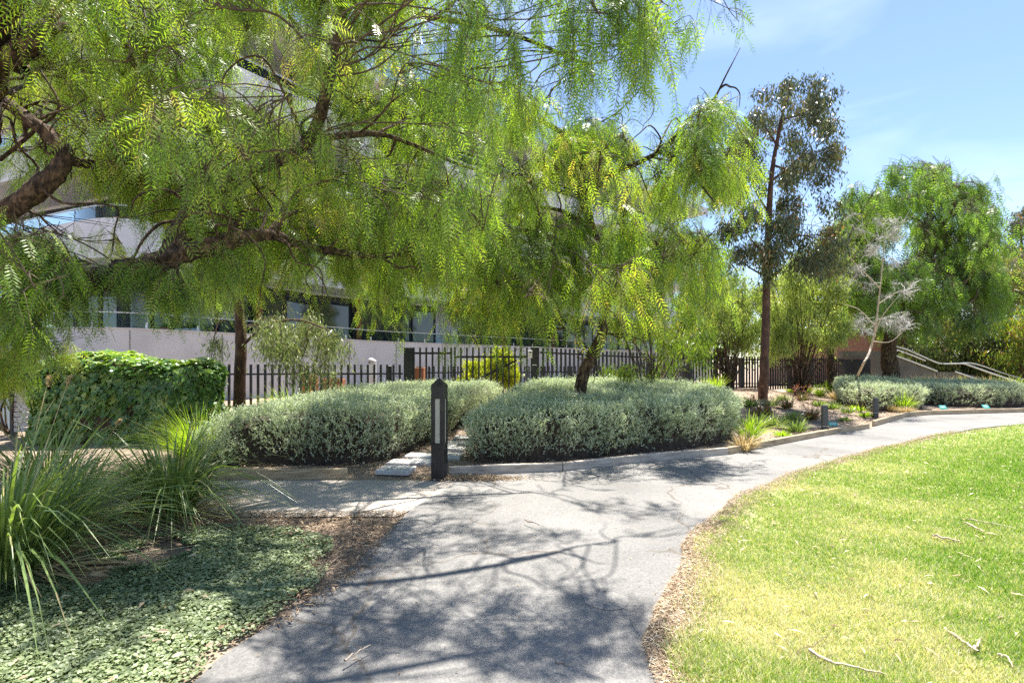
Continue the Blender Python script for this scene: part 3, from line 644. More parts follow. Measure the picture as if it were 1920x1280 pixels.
plant_label(1768, 774, 'small green plant label on the shaded mulch left of the far hedge gap', .1, 1.3)
plant_label(1848, 773, 'small green plant label under the rightmost silver hedge', .1, 1.3)

# ------------------------------------------------------------------ clipped hedges
def hedge(name, label, poly, Hf, n_top, n_side, leaf='hedge_leaf', r=.22, lum=.07, wood=320, ll=(.022, .038), group='silver-grey clipped hedges', nleaf=13, seed=0):
    poly = catmull(np.vstack([poly, poly[:1]]), 5)[:-1]; lo = poly.min(0); hi = poly.max(0); cen = poly.mean(0)
    root = thing(name, label, 'hedge', (cen[0], cen[1], float(bed_h(cen[0], cen[1]))), group)
    def shoulder(e, H): q = np.clip(r-e, 0, r); return H-r+np.sqrt(np.maximum(r*r-q*q, 0))
    def lumps(x, y): return (fbm(x*1.6, y*1.6, seed+5)-.5)*2*lum+(fbm(x*5, y*5, seed+8)-.5)*lum
    m = int(n_top*(hi-lo).prod()/20)+200
    x = rng.uniform(lo[0], hi[0], m*2); y = rng.uniform(lo[1], hi[1], m*2); k = inside(poly, x, y); x, y = x[k], y[k]
    e = edge_dist(poly, x, y); zt = shoulder(e, Hf(x, y))+lumps(x, y)-np.abs(rng.normal(size=len(x)))*.05
    pt = np.stack([x, y, zt], 1)
    gx = (smooth(0, r, e)-1)
    nx = np.stack([0*x, 0*x, 1+0*x], 1)
    # outward direction near edges
    ee = edge_dist(poly, x+.02, y)-e; en = edge_dist(poly, x, y+.02)-e
    out = -np.stack([ee, en, 0*x], 1)/.02*(e < r)[:, None]*(1-e/r)[:, None]
    dt = nrm(nx+out*.8+rng.normal(size=pt.shape)*.38)
    # sides
    seg = np.roll(poly, -1, 0)-poly; sl = np.linalg.norm(seg, axis=1); i = rng.choice(len(poly), n_side, p=sl/sl.sum()); t = rng.random(n_side)
    b = poly[i]+seg[i]*t[:, None]; ar = 1 if np.sum(poly[:, 0]*np.roll(poly[:, 1], -1)-np.roll(poly[:, 0], -1)*poly[:, 1]) > 0 else -1
    no = np.stack([seg[i][:, 1], -seg[i][:, 0]], 1)/sl[i][:, None]*ar
    Hs = Hf(b[:, 0], b[:, 1]); gz = bed_h(b[:, 0], b[:, 1])
    u = rng.random(n_side)**.85; z = gz+.03+u*(Hs-r*.5-gz-.03)
    al = np.cumsum(sl)[i]+t*sl[i]
    ins = .13*(1-u)**1.6+(fbm(al*1.5, z*2, seed+1)-.5)*.2+(fbm(al*5, z*1.6, seed+2)-.5)*.2+np.abs(rng.normal(size=n_side))*.06
    ps = np.concatenate([b-no*ins[:, None], z[:, None]], 1)
    ds = nrm(np.concatenate([no*.75, .75+0*z[:, None]], 1)+rng.normal(size=(n_side, 3))*.34)
    keep = rng.random(n_side) < .55+.45*smooth(0, .4, u)
    p = np.vstack([pt, ps[keep]]); d = np.vstack([dt, ds[keep]])
    gap = fbm(p[:, 0]*4.5+p[:, 2]*2, p[:, 1]*4.5-p[:, 2]*3, seed+21); gm = (gap > .36) | (rng.random(len(p)) < .25); p, d = p[gm], d[gm]; S = len(p)
    lv = MB(); L = rng.uniform(.06, .16, S)*np.where(rng.random(S) < .10, rng.uniform(1.5, 2.6, S), 1); hr = rng.normal(size=S)*.14+(fbm(p[:, 0]*2.2, p[:, 1]*2.2+p[:, 2], seed+3)-.5)*.45
    q = (np.arange(nleaf)+.5)/nleaf
    lp = p[:, None]+d[:, None]*(L[:, None]*(q*1.1-.55)[None])[..., None]
    ld = nrm(d[:, None]*.75+rng.normal(size=(S, nleaf, 3))*.55)
    ld = ld.reshape(-1, 3); lp = lp.reshape(-1, 3); N = len(lp)
    X, Y, Z = frames(ld, rng.uniform(0, 6.28, N)); l = rng.uniform(*ll, N)*np.tile(.7+.5*q, S)
    rn = np.clip(.42+np.repeat(hr, nleaf)+np.tile(q-.5, S)*.35+rng.normal(size=N)*.13, 0, 1)
    scatter(lv, *DIAM, lp, X, Y, Z, np.stack([l*.34, l, l], 1), rn)
    lv.build('foliage', leaf, root)
    # woody stems rising from the base plus a dark shell, its colour standing in for the shaded inside
    wd = MB(); i = rng.integers(0, max(int(keep.sum()), 1), wood); e2 = ps[keep][i]; base = e2.copy(); base[:, :2] -= (no[keep][i])*rng.uniform(.1, .3, (wood, 1)); base[:, 2] = bed_h(base[:, 0], base[:, 1])-.02
    mid = (base+e2)/2+rng.normal(size=(wood, 3))*.04; tt = np.linspace(0, 1, 5)[None, :, None]
    tubes(wd, (1-tt)**2*base[:, None]+2*tt*(1-tt)*mid[:, None]+tt*tt*e2[:, None], np.linspace(.007, .002, 5)[None], 3)
    wd.build('stem_sprays', 'twig', root); wd = MB()
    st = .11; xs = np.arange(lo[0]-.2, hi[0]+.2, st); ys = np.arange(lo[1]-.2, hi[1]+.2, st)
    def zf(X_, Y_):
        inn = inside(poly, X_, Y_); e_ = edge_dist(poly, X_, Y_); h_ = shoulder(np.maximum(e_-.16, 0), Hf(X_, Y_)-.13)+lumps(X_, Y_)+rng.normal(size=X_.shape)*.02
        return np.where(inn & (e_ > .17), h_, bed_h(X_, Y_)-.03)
    v, f = gridmesh(xs, ys, zf); wd.add(v, f); wd.build('shade_core', 'dark_brown', root)
    return root
HA = np.array([(-3.95, 6.45), (-3.2, 6.25), (-1.95, 6.3), (-1.45, 6.75), (-1.22, 7.6), (-.92, 9), (-.5, 11), (-.25, 12), (-1.2, 12.3), (-2.6, 11.5), (-3.6, 10), (-4.4, 8.8), (-4.45, 7.4)])
hedge('clipped_hedge', 'low silver-grey clipped hedge left of the stepping stones and the black bollard', HA, lambda x, y: .44+.30*smooth(-4.4, -3.2, x)+.13*smooth(6.8, 11.5, y), 6500, 6000, seed=1)
HB = np.array([(-.62, 6.5), (.3, 6.5), (1.6, 7.0), (2.9, 7.6), (3.65, 8.3), (3.98, 9.3), (3.75, 10.6), (2.8, 11.5), (1.6, 11.9), (.8, 11.5), (.2, 10.2), (-.2, 8.7), (-.5, 7.4)])
hedge('clipped_hedge', 'big domed silver-grey hedge with a leaning tree trunk rising out of it', HB, lambda x, y: .68+.27*smooth(6.6, 11, y), 8000, 7500, seed=2)
HC = np.array([(9.6, 13.6), (10.6, 13.9), (11.5, 14.3), (12.1, 15.0), (12.4, 16.2), (12.5, 17.6), (11.6, 18), (10.3, 16.4), (9.5, 14.8)])
hedge('clipped_hedge', 'far silver-grey hedge right of the green tufts, left of the dark gap', HC, lambda x, y: .72+.16*smooth(14, 17, y), 3200, 2600, nleaf=9, ll=(.03, .05), wood=120, seed=3)
HD = np.array([(12.9, 15.2), (14, 15.1), (15.4, 15.4), (16.4, 16.3), (16.8, 18.2), (15, 19.2), (13.6, 18.8), (13.0, 17.2), (12.6, 16)])
hedge('clipped_hedge', 'far silver-grey hedge at the right end of the bed by the handrails', HD, lambda x, y: .66+.12*smooth(15, 18, y), 3200, 2600, nleaf=9, ll=(.03, .05), wood=120, seed=4)

# ivy mound
def ivy():
    xs_ = np.array([-7.5, -7.0, -6.5, -6.1, -5.5, -5.1, -4.85, -4.62]); zs_ = np.array([1.40, 1.50, 1.47, 1.37, 1.35, 1.38, 1.42, 1.28])
    poly = np.array([(-7.6, 8.0), (-6, 7.95), (-4.85, 7.95), (-4.68, 8.2), (-5.0, 8.8), (-5.6, 9.1), (-7.6, 9.2), (-7.9, 8.8)])
    Hf = lambda x, y: np.interp(x, xs_, zs_)
    root = thing('ivy_hedge', 'square mound of glossy dark green ivy below the curved wall', 'ivy', (-6.1, 8.7, .1))
    pc = catmull(np.vstack([poly, poly[:1]]), 4)[:-1]; lv = MB(); r = .25
    n = 5200; x = rng.uniform(-7.9, -4.4, n); y = rng.uniform(7.9, 9.6, n); k = inside(pc, x, y); x, y = x[k], y[k]; e = edge_dist(pc, x, y)
    q = np.clip(r-e, 0, r); z = Hf(x, y)-r+np.sqrt(r*r-q*q)+(fbm(x*3, y*3, 4)-.5)*.16-.05*np.abs(rng.normal(size=len(x)))
    A = np.stack([x, y, z], 1); nA = np.stack([rng.normal(size=len(x))*.35, rng.normal(size=len(x))*.35-.3*(e < r), 1+0*x], 1)
    seg = np.roll(pc, -1, 0)-pc; sl = np.linalg.norm(seg, axis=1); n = 9500; i = rng.choice(len(pc), n, p=sl/sl.sum()); t = rng.random(n); b = pc[i]+seg[i]*t[:, None]
    no = np.stack([seg[i][:, 1], -seg[i][:, 0]], 1)/sl[i][:, None]; z = .1+rng.random(n)*(Hf(b[:, 0], b[:, 1])-.25)
    ins = (fbm(b[:, 0]*2.5, z*2.5, 7)-.5)*.25+np.abs(rng.normal(size=n))*.05
    B = np.concatenate([b-no*ins[:, None], z[:, None]], 1); nB = np.concatenate([no, .35+0*z[:, None]], 1)+rng.normal(size=(n, 3))*.3
    p = np.vstack([A, B]); nn = nrm(np.vstack([nA, nB])); k = len(p)
    dn = nrm(np.array([0, 0, -1.0])+nn*.25+rng.normal(size=(k, 3))*.35); X = nrm(np.cross(dn, nn)); Y = nrm(dn-nn*np.sum(dn*nn, 1, keepdims=True)); Z = np.cross(X, Y)
    tv = [[0, 0, 0], [.28, -.12, .02], [.52, .18, -.04], [.26, .42, .05], [0, 1, -.1], [-.26, .42, .05], [-.52, .18, -.04], [-.28, -.12, .02], [0, .3, .07]]
    tf = [[8, 0, 1, 2], [8, 2, 3, 4], [8, 4, 5, 6], [8, 6, 7, 0]]
    rn = np.clip(.42+rng.normal(size=k)*.18+.25*(p[:, 2] > 1.28)+(fbm(p[:, 0]*2, p[:, 2]*2, 9)-.5)*.5, 0, 1)  # uppermost leaves made lighter: the sunlit top is put into their colour
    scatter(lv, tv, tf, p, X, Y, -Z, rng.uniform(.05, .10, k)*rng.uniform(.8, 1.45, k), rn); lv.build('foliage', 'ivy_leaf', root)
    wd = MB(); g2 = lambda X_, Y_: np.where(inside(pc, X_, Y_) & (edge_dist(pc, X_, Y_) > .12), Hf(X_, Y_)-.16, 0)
    v, f = gridmesh(np.arange(-8, -4.3, .1), np.arange(7.8, 9.8, .1), g2); wd.add(v, f); wd.build('shade_core', 'dark_brown', root)  # solid dark shell under the leaves, inner shade put into its colour
ivy()

# ------------------------------------------------------------------ strappy clumps and low plants
def clump_mesh(mb, n, L, W, rb=.1, tilt=(.05, .8), droop=.5, base=(0, 0, 0), K=7, hue=0, az0=None):
    az = rng.uniform(0, 6.28, n); rr = rb*np.sqrt(rng.random(n)); ti = rng.uniform(*tilt, n)**1.0; l = L*rng.uniform(.45, 1.1, n)
    h = np.stack([np.cos(az), np.sin(az), 0*az], 1); t = np.linspace(0, 1, K)
    p0 = np.array(base)+h*rr[:, None]; dr = droop*rng.uniform(.3, 1.7, n)
    dirv = h*np.sin(ti)[:, None]+np.array([0, 0, 1.0])*np.cos(ti)[:, None]
    p = p0[:, None]+l[:, None, None]*(dirv[:, None]*t[None, :, None]+(h*.35-np.array([0, 0, 1.0])*.75)[:, None]*(dr[:, None]*t[None]**2.4)[..., None])
    side = np.cross(dirv, h); bad = np.linalg.norm(side, axis=1) < 1e-3; side[bad] = [1, 0, 0]; side = nrm(side+rng.normal(size=(n, 3))*.25)
    w = W*rng.uniform(.6, 1.2, n)[:, None]*np.clip(1.05-t**3, .04, 1)[None]*(.75+.25*np.minimum(t*6, 1))[None]
    p[..., 2] = np.maximum(p[..., 2], base[2]+.01+.02*rng.random((n, 1)))
    a = p-side[:, None]*w[..., None]/2; b = p+side[:, None]*w[..., None]/2
    v = np.stack([a, b], 2).reshape(-1, 3); idx = np.arange(n*K*2).reshape(n, K, 2)
    f = np.stack([idx[:, :-1, 0], idx[:, :-1, 1], idx[:, 1:, 1], idx[:, 1:, 0]], -1).reshape(-1, 4)
    r = np.clip(.42+hue+rng.normal(size=n)*.2, 0, 1); rr_ = np.repeat(r, K-1).reshape(n, K-1); dry = rng.random(n) < .3; rr_[dry, -1] = np.clip(rr_[dry, -1]+.45, 0, 1); rr_[rng.random(n) < .05] = .97; mb.add(v, f, rr_.ravel())
def strappy(name, label, q, n, L, W, leaf='strap_leaf', rb=.1, tilt=(.05, .8), droop=.5, group=None, dead=0, spikes=0, cat='grass clump', hue=0):
    root = thing(name, label, cat, q, group)
    m = MB(); clump_mesh(m, n, L, W, rb, tilt, droop, hue=hue); m.build('leaves', leaf).parent = root
    if dead:
        d = MB(); clump_mesh(d, dead, L*.5, W, rb*1.2, (.7, 1.5), .7); d.build('dead_leaves', 'straw_leaf').parent = root
    for _ in range(spikes):
        s = MB(); az = rng.uniform(0, 6.28); h = np.array([math.cos(az)*.45, math.sin(az)*.45, 1]); h = nrm(h)
        pp = catmull([[0, 0, 0], h*L*.5, h*L*.9-[0, 0, .03], h*L*1.02-[0, 0, .06]], 4); tubes(s, pp[None], .0025, 4)
        k = 160; u = rng.random(k)*.25+.75; b = np.stack([np.interp(u, np.linspace(0, 1, len(pp)), pp[:, j]) for j in range(3)], 1)
        X, Y, Z = frames(nrm(sph(k)+h*.6)); scatter(s, *DIAM, b, X, Y, Z, np.stack([np.full(k, .006), np.full(k, .028), np.full(k, .02)], 1), rng.uniform(.2, .8, k))
        s.build('flower_spike', 'straw_leaf').parent = root
    return root
LG = 'large strappy grasses beside the side path'
strappy('strappy_grass', 'large dark strappy grass clump standing alone on soil beside the side path', G(322, 972), 620, 1.22, .013, rb=.14, tilt=(.02, .6), droop=.85, group=LG, dead=120)
strappy('strappy_grass', 'huge dark strappy grass clump cut by the left edge of the photo, with seed spikes', G(5, 1085), 760, 1.34, .013, rb=.2, tilt=(.02, .72), droop=.7, group=LG, dead=160, spikes=2)
strappy('strappy_grass', 'dark strappy grass clump behind and between the two biggest ones', G(120, 972), 420, .92, .011, rb=.16, tilt=(.05, .85), droop=.7, group=LG, spikes=2, dead=60)
strappy('strappy_grass', 'strappy grass clump at the left edge in front of the slatted screen', G(30, 935)+[0, .3, 0], 360, 1.0, .012, rb=.2, tilt=(.05, .95), droop=.5, group=LG)
def lo(px, D): return np.array([(px-CX)/F*D, D, float(bed_h((px-CX)/F*D, D))])
strappy('fine_grass', 'bright yellow-green fine grass tuft in front of the ivy mound', lo(372, 6.9), 900, 1.05, .006, 'lime_leaf', .2, (.05, 1.0), .5, 'bright fine grass tufts near the hedges')
strappy('fine_grass', 'yellow-green grass tuft at the foot of the dark red-brown trunk', lo(425, 8.2), 420, .75, .006, 'lime_leaf', .2, (.05, 1.0), .5, 'bright fine grass tufts near the hedges')
strappy('fine_grass', 'yellow-green grass tuft behind the left hedge against the black pickets', lo(545, 10.6), 420, .95, .009, 'lime_leaf', .25, (.05, .8), .4, 'bright fine grass tufts near the hedges')
strappy('fine_grass', 'small golden grass tuft behind the left hedge near the white vent pipe', lo(660, 11.6), 260, .8, .008, 'yellow_leaf', .15, (.05, .8), .3, 'bright fine grass tufts near the hedges')
strappy('fine_grass', 'upright green grass tuft behind the right shoulder of the big hedge', GB(1338, 738), 380, .62, .008, 'lime_leaf', .16, (.03, .6), .25, 'bright fine grass tufts near the hedges')
BT = 'green strappy tufts planted in the mulch bed'
tufts = [(1483, 737, .5, 'lime_leaf', 'tuft beside the dark trunk, first of the row along the black fence'), (1514, 738, .5, 'lime_leaf', 'second green tuft of the row along the black fence'), (1538, 744, .42, 'lime_leaf', 'green tuft standing slightly forward of the row by the fence'),
         (1558, 737, .5, 'lime_leaf', 'green tuft of the back row before the grey slab wall'), (1591, 740, .45, 'lime_leaf', 'green tuft at the foot of the leaning silver shrub'), (1603, 750, .42, 'lime_leaf', 'bright green tuft with brown base just in front of the leaning silver shrub'),
         (1627, 753, .4, 'lime_leaf', 'green tuft between the silver shrub and the farther short post'), (1657, 766, .48, 'lime_leaf', 'green tuft directly right of the farther short post'), (1693, 770, .46, 'lime_leaf', 'green tuft with straw base touching the far left silver hedge'),
         (1404, 826, .45, 'lime_leaf', 'bright green tuft leaning out at the right end of the big hedge'), (1566, 750, .34, 'straw_leaf', 'dry brown tuft in the middle of the mulch bed'), (1396, 846, .26, 'straw_leaf', 'dry straw tuft below the right end of the big hedge'),
         (1675, 772, .2, 'straw_leaf', 'small dry tuft on the edging right of the farther post'), (1700, 776, .2, 'straw_leaf', 'dry tuft in front of the far left silver hedge'), (1650, 752, .42, 'lime_leaf', 'green tuft behind the farther short post')]
for px, py, h, lf, lb in tufts: strappy('garden_tuft', lb, GB(px, py), 240, h*1.45, .012, lf, .09, (.03, .8), .4, BT, dead=50 if lf == 'lime_leaf' else 0, cat='tuft')
for px, D, lf, lb in ((1812, 20.5, 'yellow_leaf', 'golden grass tuft in front of the lower ramp wall'), (1690, 19.2, 'straw_leaf', 'pale grass tuft at the foot of the far pepper trunk'), (1740, 20, 'straw_leaf', 'pale grass tuft below the upper ramp wall'), (1860, 21, 'straw_leaf', 'pale straw grass tuft under the handrail'), (1895, 21.5, 'lime_leaf', 'green grass tuft under the handrail near the right edge'), (1770, 20.3, 'straw_leaf', 'pale grass tuft between the ramp walls')):
    strappy('ramp_grass', lb, lo(px, D), 300, .95, .014, lf, .3, (.05, 1.0), .4, 'grass tufts in front of the ramp', cat='grass clump')
def low_plant(label, px, py, h, leaf, n=110, red=False):
    q = GB(px, py); root = thing('bed_plant', label, 'plant', q, 'low plants on the mulch bed')
    m = MB(); clump_mesh(m, n, h, .02, .1, (.1, 1.1), .2, K=5); m.build('leaves', leaf).parent = root
    if red:
        s = MB(); k = 14; az = rng.uniform(0, 6.28, k); e = np.stack([np.cos(az)*.2, np.sin(az)*.2, h*rng.uniform(.9, 1.35, k)], 1)
        t = np.linspace(0, 1, 4)[None, :, None]; tubes(s, e[:, None]*t, .003, 3)
        kk = k*14; b = np.repeat(e, 14, 0)+rng.normal(size=(kk, 3))*.03; X, Y, Z = frames(sph(kk)); scatter(s, *DIAM, b, X, Y, Z, np.stack([np.full(kk, .012), np.full(kk, .04), np.full(kk, .04)], 1), rng.uniform(.6, 1, kk)); s.build('flowers', 'red_leaf').parent = root
lows = [('dark leafy plant nearest the timber edging left of the nearer post', 1492, 811, .34, 'strap_leaf', 0), ('dark green plant behind the one at the timber edging', 1487, 792, .36, 'strap_leaf', 0), ('dark plant at the left end of the mulch bed', 1452, 800, .34, 'strap_leaf', 0),
        ('red-flowered plant between the big hedge and the mulch bed', 1430, 782, .38, 'red_leaf', 1), ('red-tinged plant directly left of the nearer short post', 1520, 788, .34, 'red_leaf', 1), ('dark plant upslope of the nearer short post', 1562, 768, .28, 'strap_leaf', 0),
        ('small green plant in the middle of the pale mulch slope', 1588, 775, .24, 'strap_leaf', 0), ('small bright plant near the farther short post', 1607, 771, .24, 'lime_leaf', 0), ('tiny green plant left of the farther short post', 1624, 782, .2, 'lime_leaf', 0),
        ('reddish plant midway up the mulch slope', 1478, 766, .3, 'red_leaf', 1), ('grey-green plant below the dark eucalypt trunk', 1447, 762, .3, 'grey_leaf', 0), ('low green plant between the hedge corner and the dark trunk', 1408, 764, .34, 'strap_leaf', 0),
        ('low green plant right of the dark trunk', 1466, 752, .26, 'grey_leaf', 0), ('small plant at the top of the bare mulch patch', 1535, 762, .24, 'strap_leaf', 0), ('small seedling close behind the timber at the bed corner', 1465, 818, .14, 'lime_leaf', 0), ('green plant with red stems high on the slope', 1505, 752, .3, 'red_leaf', 1),
        ('low plant beside the first green plant label', 1585, 790, .14, 'strap_leaf', 0), ('leafy plant at the base of the leaning silver shrub', 1580, 756, .26, 'strap_leaf', 0), ('dark plant tucked against the right flank of the big hedge', 1418, 800, .34, 'strap_leaf', 0)]
for lb, px, py, h, lf, rd in lows: low_plant(lb, px, py, h, lf, 130, rd)

def bush(name, label, blobs, leaf, S, ll, lw, cat='shrub', group=None, stems='twig', base=None, pairs=6, nf=3, L=(.15, .4), wild=.22, droop=.6, rstem=.02):
    """shrub: several stems from the base carrying leafy clumps"""
    base = np.array(base, float); ms, ml, mw = MB(), MB(), MB(); lp = []
    for b in blobs:
        b = np.array(b[:3]); lp.append(limb(ms, [base+rng.normal(size=3)*[.06, .06, 0], base*.6+b*.4+rng.normal(size=3)*.12, b], rstem, rstem*.4, 6, 4))
    root = thing(name, label, cat, base, group)
    crown(lp, blobs, S, ml, mw, style='simple', L=L, nf=nf, pairs=pairs, ll=ll, lw=lw, tw=8, sec_r=.008, twig_r=.004, strand_r=.0015, flat=.8, droop=droop, wild=wild)
    ms.build('stem_sprays', 'bark', root, smooth=True); mw.build('twig_sprays', stems, root); ml.build('foliage', leaf, root)
    return root

# ------------------------------------------------------------------ apartment building
BW = catmull([(-24, 19.5), (-18, 17.2), (-14.4, 15.6), (-12.7, 15.1), (-11.6, 15.35), (-10.7, 16.2), (-7.3, 20.9), (-5.5, 23.6), (2.1, 30.4), (9, 36.4), (17, 43.4)], 8)
def arclen(p): return np.concatenate([[0], np.cumsum(np.linalg.norm(np.diff(p, axis=0), axis=1))])
def offs(p, d):
    t = nrm(np.gradient(p, axis=0)); return p+np.stack([-t[:, 1], t[:, 0]], 1)*d     # positive = away from the camera
def strip(mb, p, d0, d1, z0, z1):
    a = offs(p, d0); b = offs(p, d1); k = len(p)
    ring = np.stack([np.c_[a, np.full(k, z0)], np.c_[a, np.full(k, z1)], np.c_[b, np.full(k, z1)], np.c_[b, np.full(k, z0)]], 1)
    idx = np.arange(k*4).reshape(k, 4)
    f = np.stack([idx[:-1], np.roll(idx[:-1], -1, 1), np.roll(idx[1:], -1, 1), idx[1:]], -1).reshape(-1, 4)
    mb.add(ring.reshape(-1, 3), np.vstack([f, [[0, 3, 2, 1]], [[idx[-1, 0], idx[-1, 1], idx[-1, 2], idx[-1, 3]]]]))
AL = arclen(BW)
def at(s, d=0):
    q = offs(BW, d); return np.array([np.interp(s, AL, q[:, 0]), np.interp(s, AL, q[:, 1])])
def section(s0, s1, n=2, d=0): return np.array([at(s, d) for s in np.linspace(s0, s1, n)])
def building():
    root = thing('apartment_building', 'pale apartment block with curved terrace wall, glass balustrades and dark windows behind the trees', 'building', (-5.5, 24, 0))
    Z0 = 2.43
    m = MB(); strip(m, BW, 0, .22, -.3, Z0-.04); m.build('terrace_wall', 'render_wall', root)
    m = MB(); strip(m, BW, -.03, .26, Z0-.038, Z0); m.build('wall_coping', 'render_wall', root)
    m = MB(); strip(m, BW, .225, 4.5, 2.0, 2.15); m.build('terrace_floor', 'slab_paint', root)
    # joints in the terrace wall
    for s in np.arange(3, AL[-1], 2.6):
        j = MB(); q = at(s, -.004); q2 = at(s+.02, -.004); beam(j, (*q, 1.2), (*q2, 1.2), .012, 2.3); j.build('wall_joint', 'ramp_concrete', root)
    b = MB(); gl = MB()
    for s in np.arange(.8, AL[-1]-1.5, 1.45):
        seg = section(s+.03, s+1.42, 3, .1); k = MB()
        strip(k, seg, 0, .012, Z0+.02, Z0+.44); k.build('balustrade_glass', 'clear_glass', root)
        q = at(s, .1); pst = MB(); box(pst, (*q, Z0+.09), (.05, .05, .17)); pst.build('balustrade_clamp', 'steel', root)
    m = MB(); strip(m, BW, .075, .13, Z0+.445, Z0+.475); m.build('balustrade_rail', 'steel', root)
    # storeys
    D = 3.6
    for fl in range(4):
        zf = 2.15+3.15*fl; zt = zf+2.55
        if fl:
            m = MB(); strip(m, BW, 1.0, 4.6, zf-.5, zf-.02); m.build('floor_slab', 'slab_paint', root)
            m = MB(); strip(m, BW, .9, 1.1, zf-.62, zf+.62); m.build('balcony_front', 'slab_paint', root)
            m = MB(); strip(m, BW, .95, 1.0, zf+1.02, zf+1.06); m.build('balcony_rail', 'steel', root)
            for s in np.arange(1.5, AL[-1]-2.5, 2.2):
                k = MB(); strip(k, section(s, s+2.15, 3, .97), 0, .012, zf+.63, zf+1.015); k.build('balcony_glass', 'clear_glass', root)
        n = 0
        for s in np.arange(2, AL[-1]-2, 1.55):
            n += 1
            seg = section(s, s+1.5, 2, D)
            if (n*7+fl*3) % 9 in (0,):
                k = MB(); strip(k, section(s-.02, s+1.52, 2, D), -.05, .1, zf, zt); k.build('wall_panel', 'slab_paint', root); continue
            w = MB(); c = (seg[0]+seg[1])/2
            for e0, e1 in ((0, .05), (.95, 1)):
                strip(w, seg[0]+(seg[1]-seg[0])*np.array([[e0], [e1]]), -.04, .06, zf+.05, zt)
            strip(w, seg[0]+(seg[1]-seg[0])*np.array([[.05], [.95]]), -.04, .06, zf+.05, zf+.12); strip(w, seg[0]+(seg[1]-seg[0])*np.array([[.05], [.95]]), -.04, .06, zt-.07, zt)
            wf = w.build('window', 'fence_paint', root)
            p = MB(); strip(p, seg[0]+(seg[1]-seg[0])*np.array([[.05], [.95]]), .0, .02, zf+.12, zt-.07)
            po = p.build('pane', 'window_glass'); po.parent = wf
            if fl == 0 and n % 3 == 0:
                k = MB(); q = at(s-.02, D-.35); box(k, (*q, (zf+zt)/2), (.2, .2, zt-zf)); k.build('timber_post', 'rust_paint', root)
        m = MB(); strip(m, BW, D+.1, D+.3, zf-.5, zt+.55); m.build('back_wall', 'dark_wall', root)
        m = MB(); strip(m, BW, D-.1, D+.099, zt+.001, zt+.11); m.build('soffit_beam', 'slab_paint', root)
    m = MB(); strip(m, BW, .4, 9, 14.3, 14.75); m.build('roof', 'slab_paint', root)
building()
def pot(px, D, mat, label, h=.34, r=.14):
    q = P(px, 600, D); root = thing('plant_pot', label, 'pot', (q[0], q[1], 2.15), 'pots on the terrace behind the glass')
    m = MB(); pr = np.array([[0, 0, 0], [0, 0, .02], [0, 0, h*.5], [0, 0, h-.04], [0, 0, h-.04], [0, 0, h]]); tubes(m, pr[None], np.array([[r*.7, r*.75, r*.9, r, r*1.1, r*1.1]]), 14); m.build('pot', mat).parent = root
    s = MB(); clump_mesh(s, 50, .5, .03, .06, (.05, .9), .4, (0, 0, h-.05)); s.build('leaves', 'strap_leaf').parent = root
for px, l in ((337, 'white pot on the terrace, left of three behind the glass'), (352, 'white pot on the terrace, middle of three behind the glass'), (367, 'white pot on the terrace, right of three behind the glass')): pot(px, 18.6, 'white_plastic', l, .5)
pot(311, 17.6, 'rust_paint', 'terracotta trough pot on the terrace left of the white pots', .45, .2)

# ------------------------------------------------------------------ fences and gate
def fence(name, label, pts, zt, zb, sp, pw, posts, rails=(.12, .75), post_w=.07, cat='fence'):
    """vertical bar fence along a polyline; zt, zb are heights at the points"""
    pts = np.array(pts, float); al = arclen(pts); root = thing(name, label, cat, (*pts[0], float(zb[0])))
    at_ = lambda s: np.array([np.interp(s, al, pts[:, 0]), np.interp(s, al, pts[:, 1]), np.interp(s, al, zt), np.interp(s, al, zb)])
    b = MB()
    for s in np.arange(sp*.5, al[-1], sp):
        q = at_(s); dx = at_(s+.05)-at_(s-.05); rz = math.atan2(dx[1], dx[0]); box(b, (q[0], q[1], (q[2]+q[3])/2), (pw, pw*.9, q[2]-q[3]), rz)
    b.build('bars', 'fence_paint', root)
    for fr in rails:
        r = MB()
        for k in range(len(pts)-1):
            za = zt[k]-fr; zc = zt[k+1]-fr
            t = nrm(pts[k+1]-pts[k]); nrml = np.array([-t[1], t[0]])*(pw*.5+.018)
            beam(r, (*(pts[k]+nrml), za), (*(pts[k+1]+nrml), zc), .03, .04)
        r.build('rail', 'fence_paint', root)
    for s in posts:
        q = at_(s); p = MB(); dx = at_(s+.05)-at_(s-.05); n2 = np.array([-dx[1], dx[0]]); n2 = n2/np.linalg.norm(n2)*.11
        bevel_box(p, (q[0]+n2[0], q[1]+n2[1], (q[2]+q[3])/2-.03), (post_w, post_w, q[2]-q[3]), .006, math.atan2(dx[1], dx[0])); p.build('post', 'fence_paint', root)
    return root
X = lambda px, D: (px-CX)/F*D
fence('bar_fence', 'low black vertical bar fence from the ivy to the gate post', [(X(395, 11.4), 11.4), (X(640, 12.0), 12.0), (X(756, 12.5), 12.5)], [1.31, 1.31, 1.31], [.05, .1, .1], .15, .05, [.1, 2.0, 3.9], (.22, .95), .09)
gt = thing('garden_gate', 'tall black bar gate with diagonal brace and wide gate post', 'gate', (X(765, 12.5), 12.5, .1))
def gate_leaf(name, x0, x1, y, zt, rails, diag):
    b = MB(); n = int(round((x1-x0)/.152))
    for k in range(n+1): box(b, (x0+(x1-x0)*k/n, y, (zt+.16)/2), (.042, .04, zt-.16))
    o_ = b.build(name, 'fence_paint', gt)
    for z in rails: r = MB(); beam(r, (x0-.02, y+.045, z), (x1+.02, y+.045, z), .04, .05); r.build('rail', 'fence_paint').parent = o_; bpy.context.view_layer.update()
    if diag: r = MB(); beam(r, (x0+.45, y+.09, .9), (x1-.25, y+.09, 1.42), .03, .05); r.build('brace', 'fence_paint').parent = o_
    for c in o_.children: c.location = (0, 0, 0)
    return o_
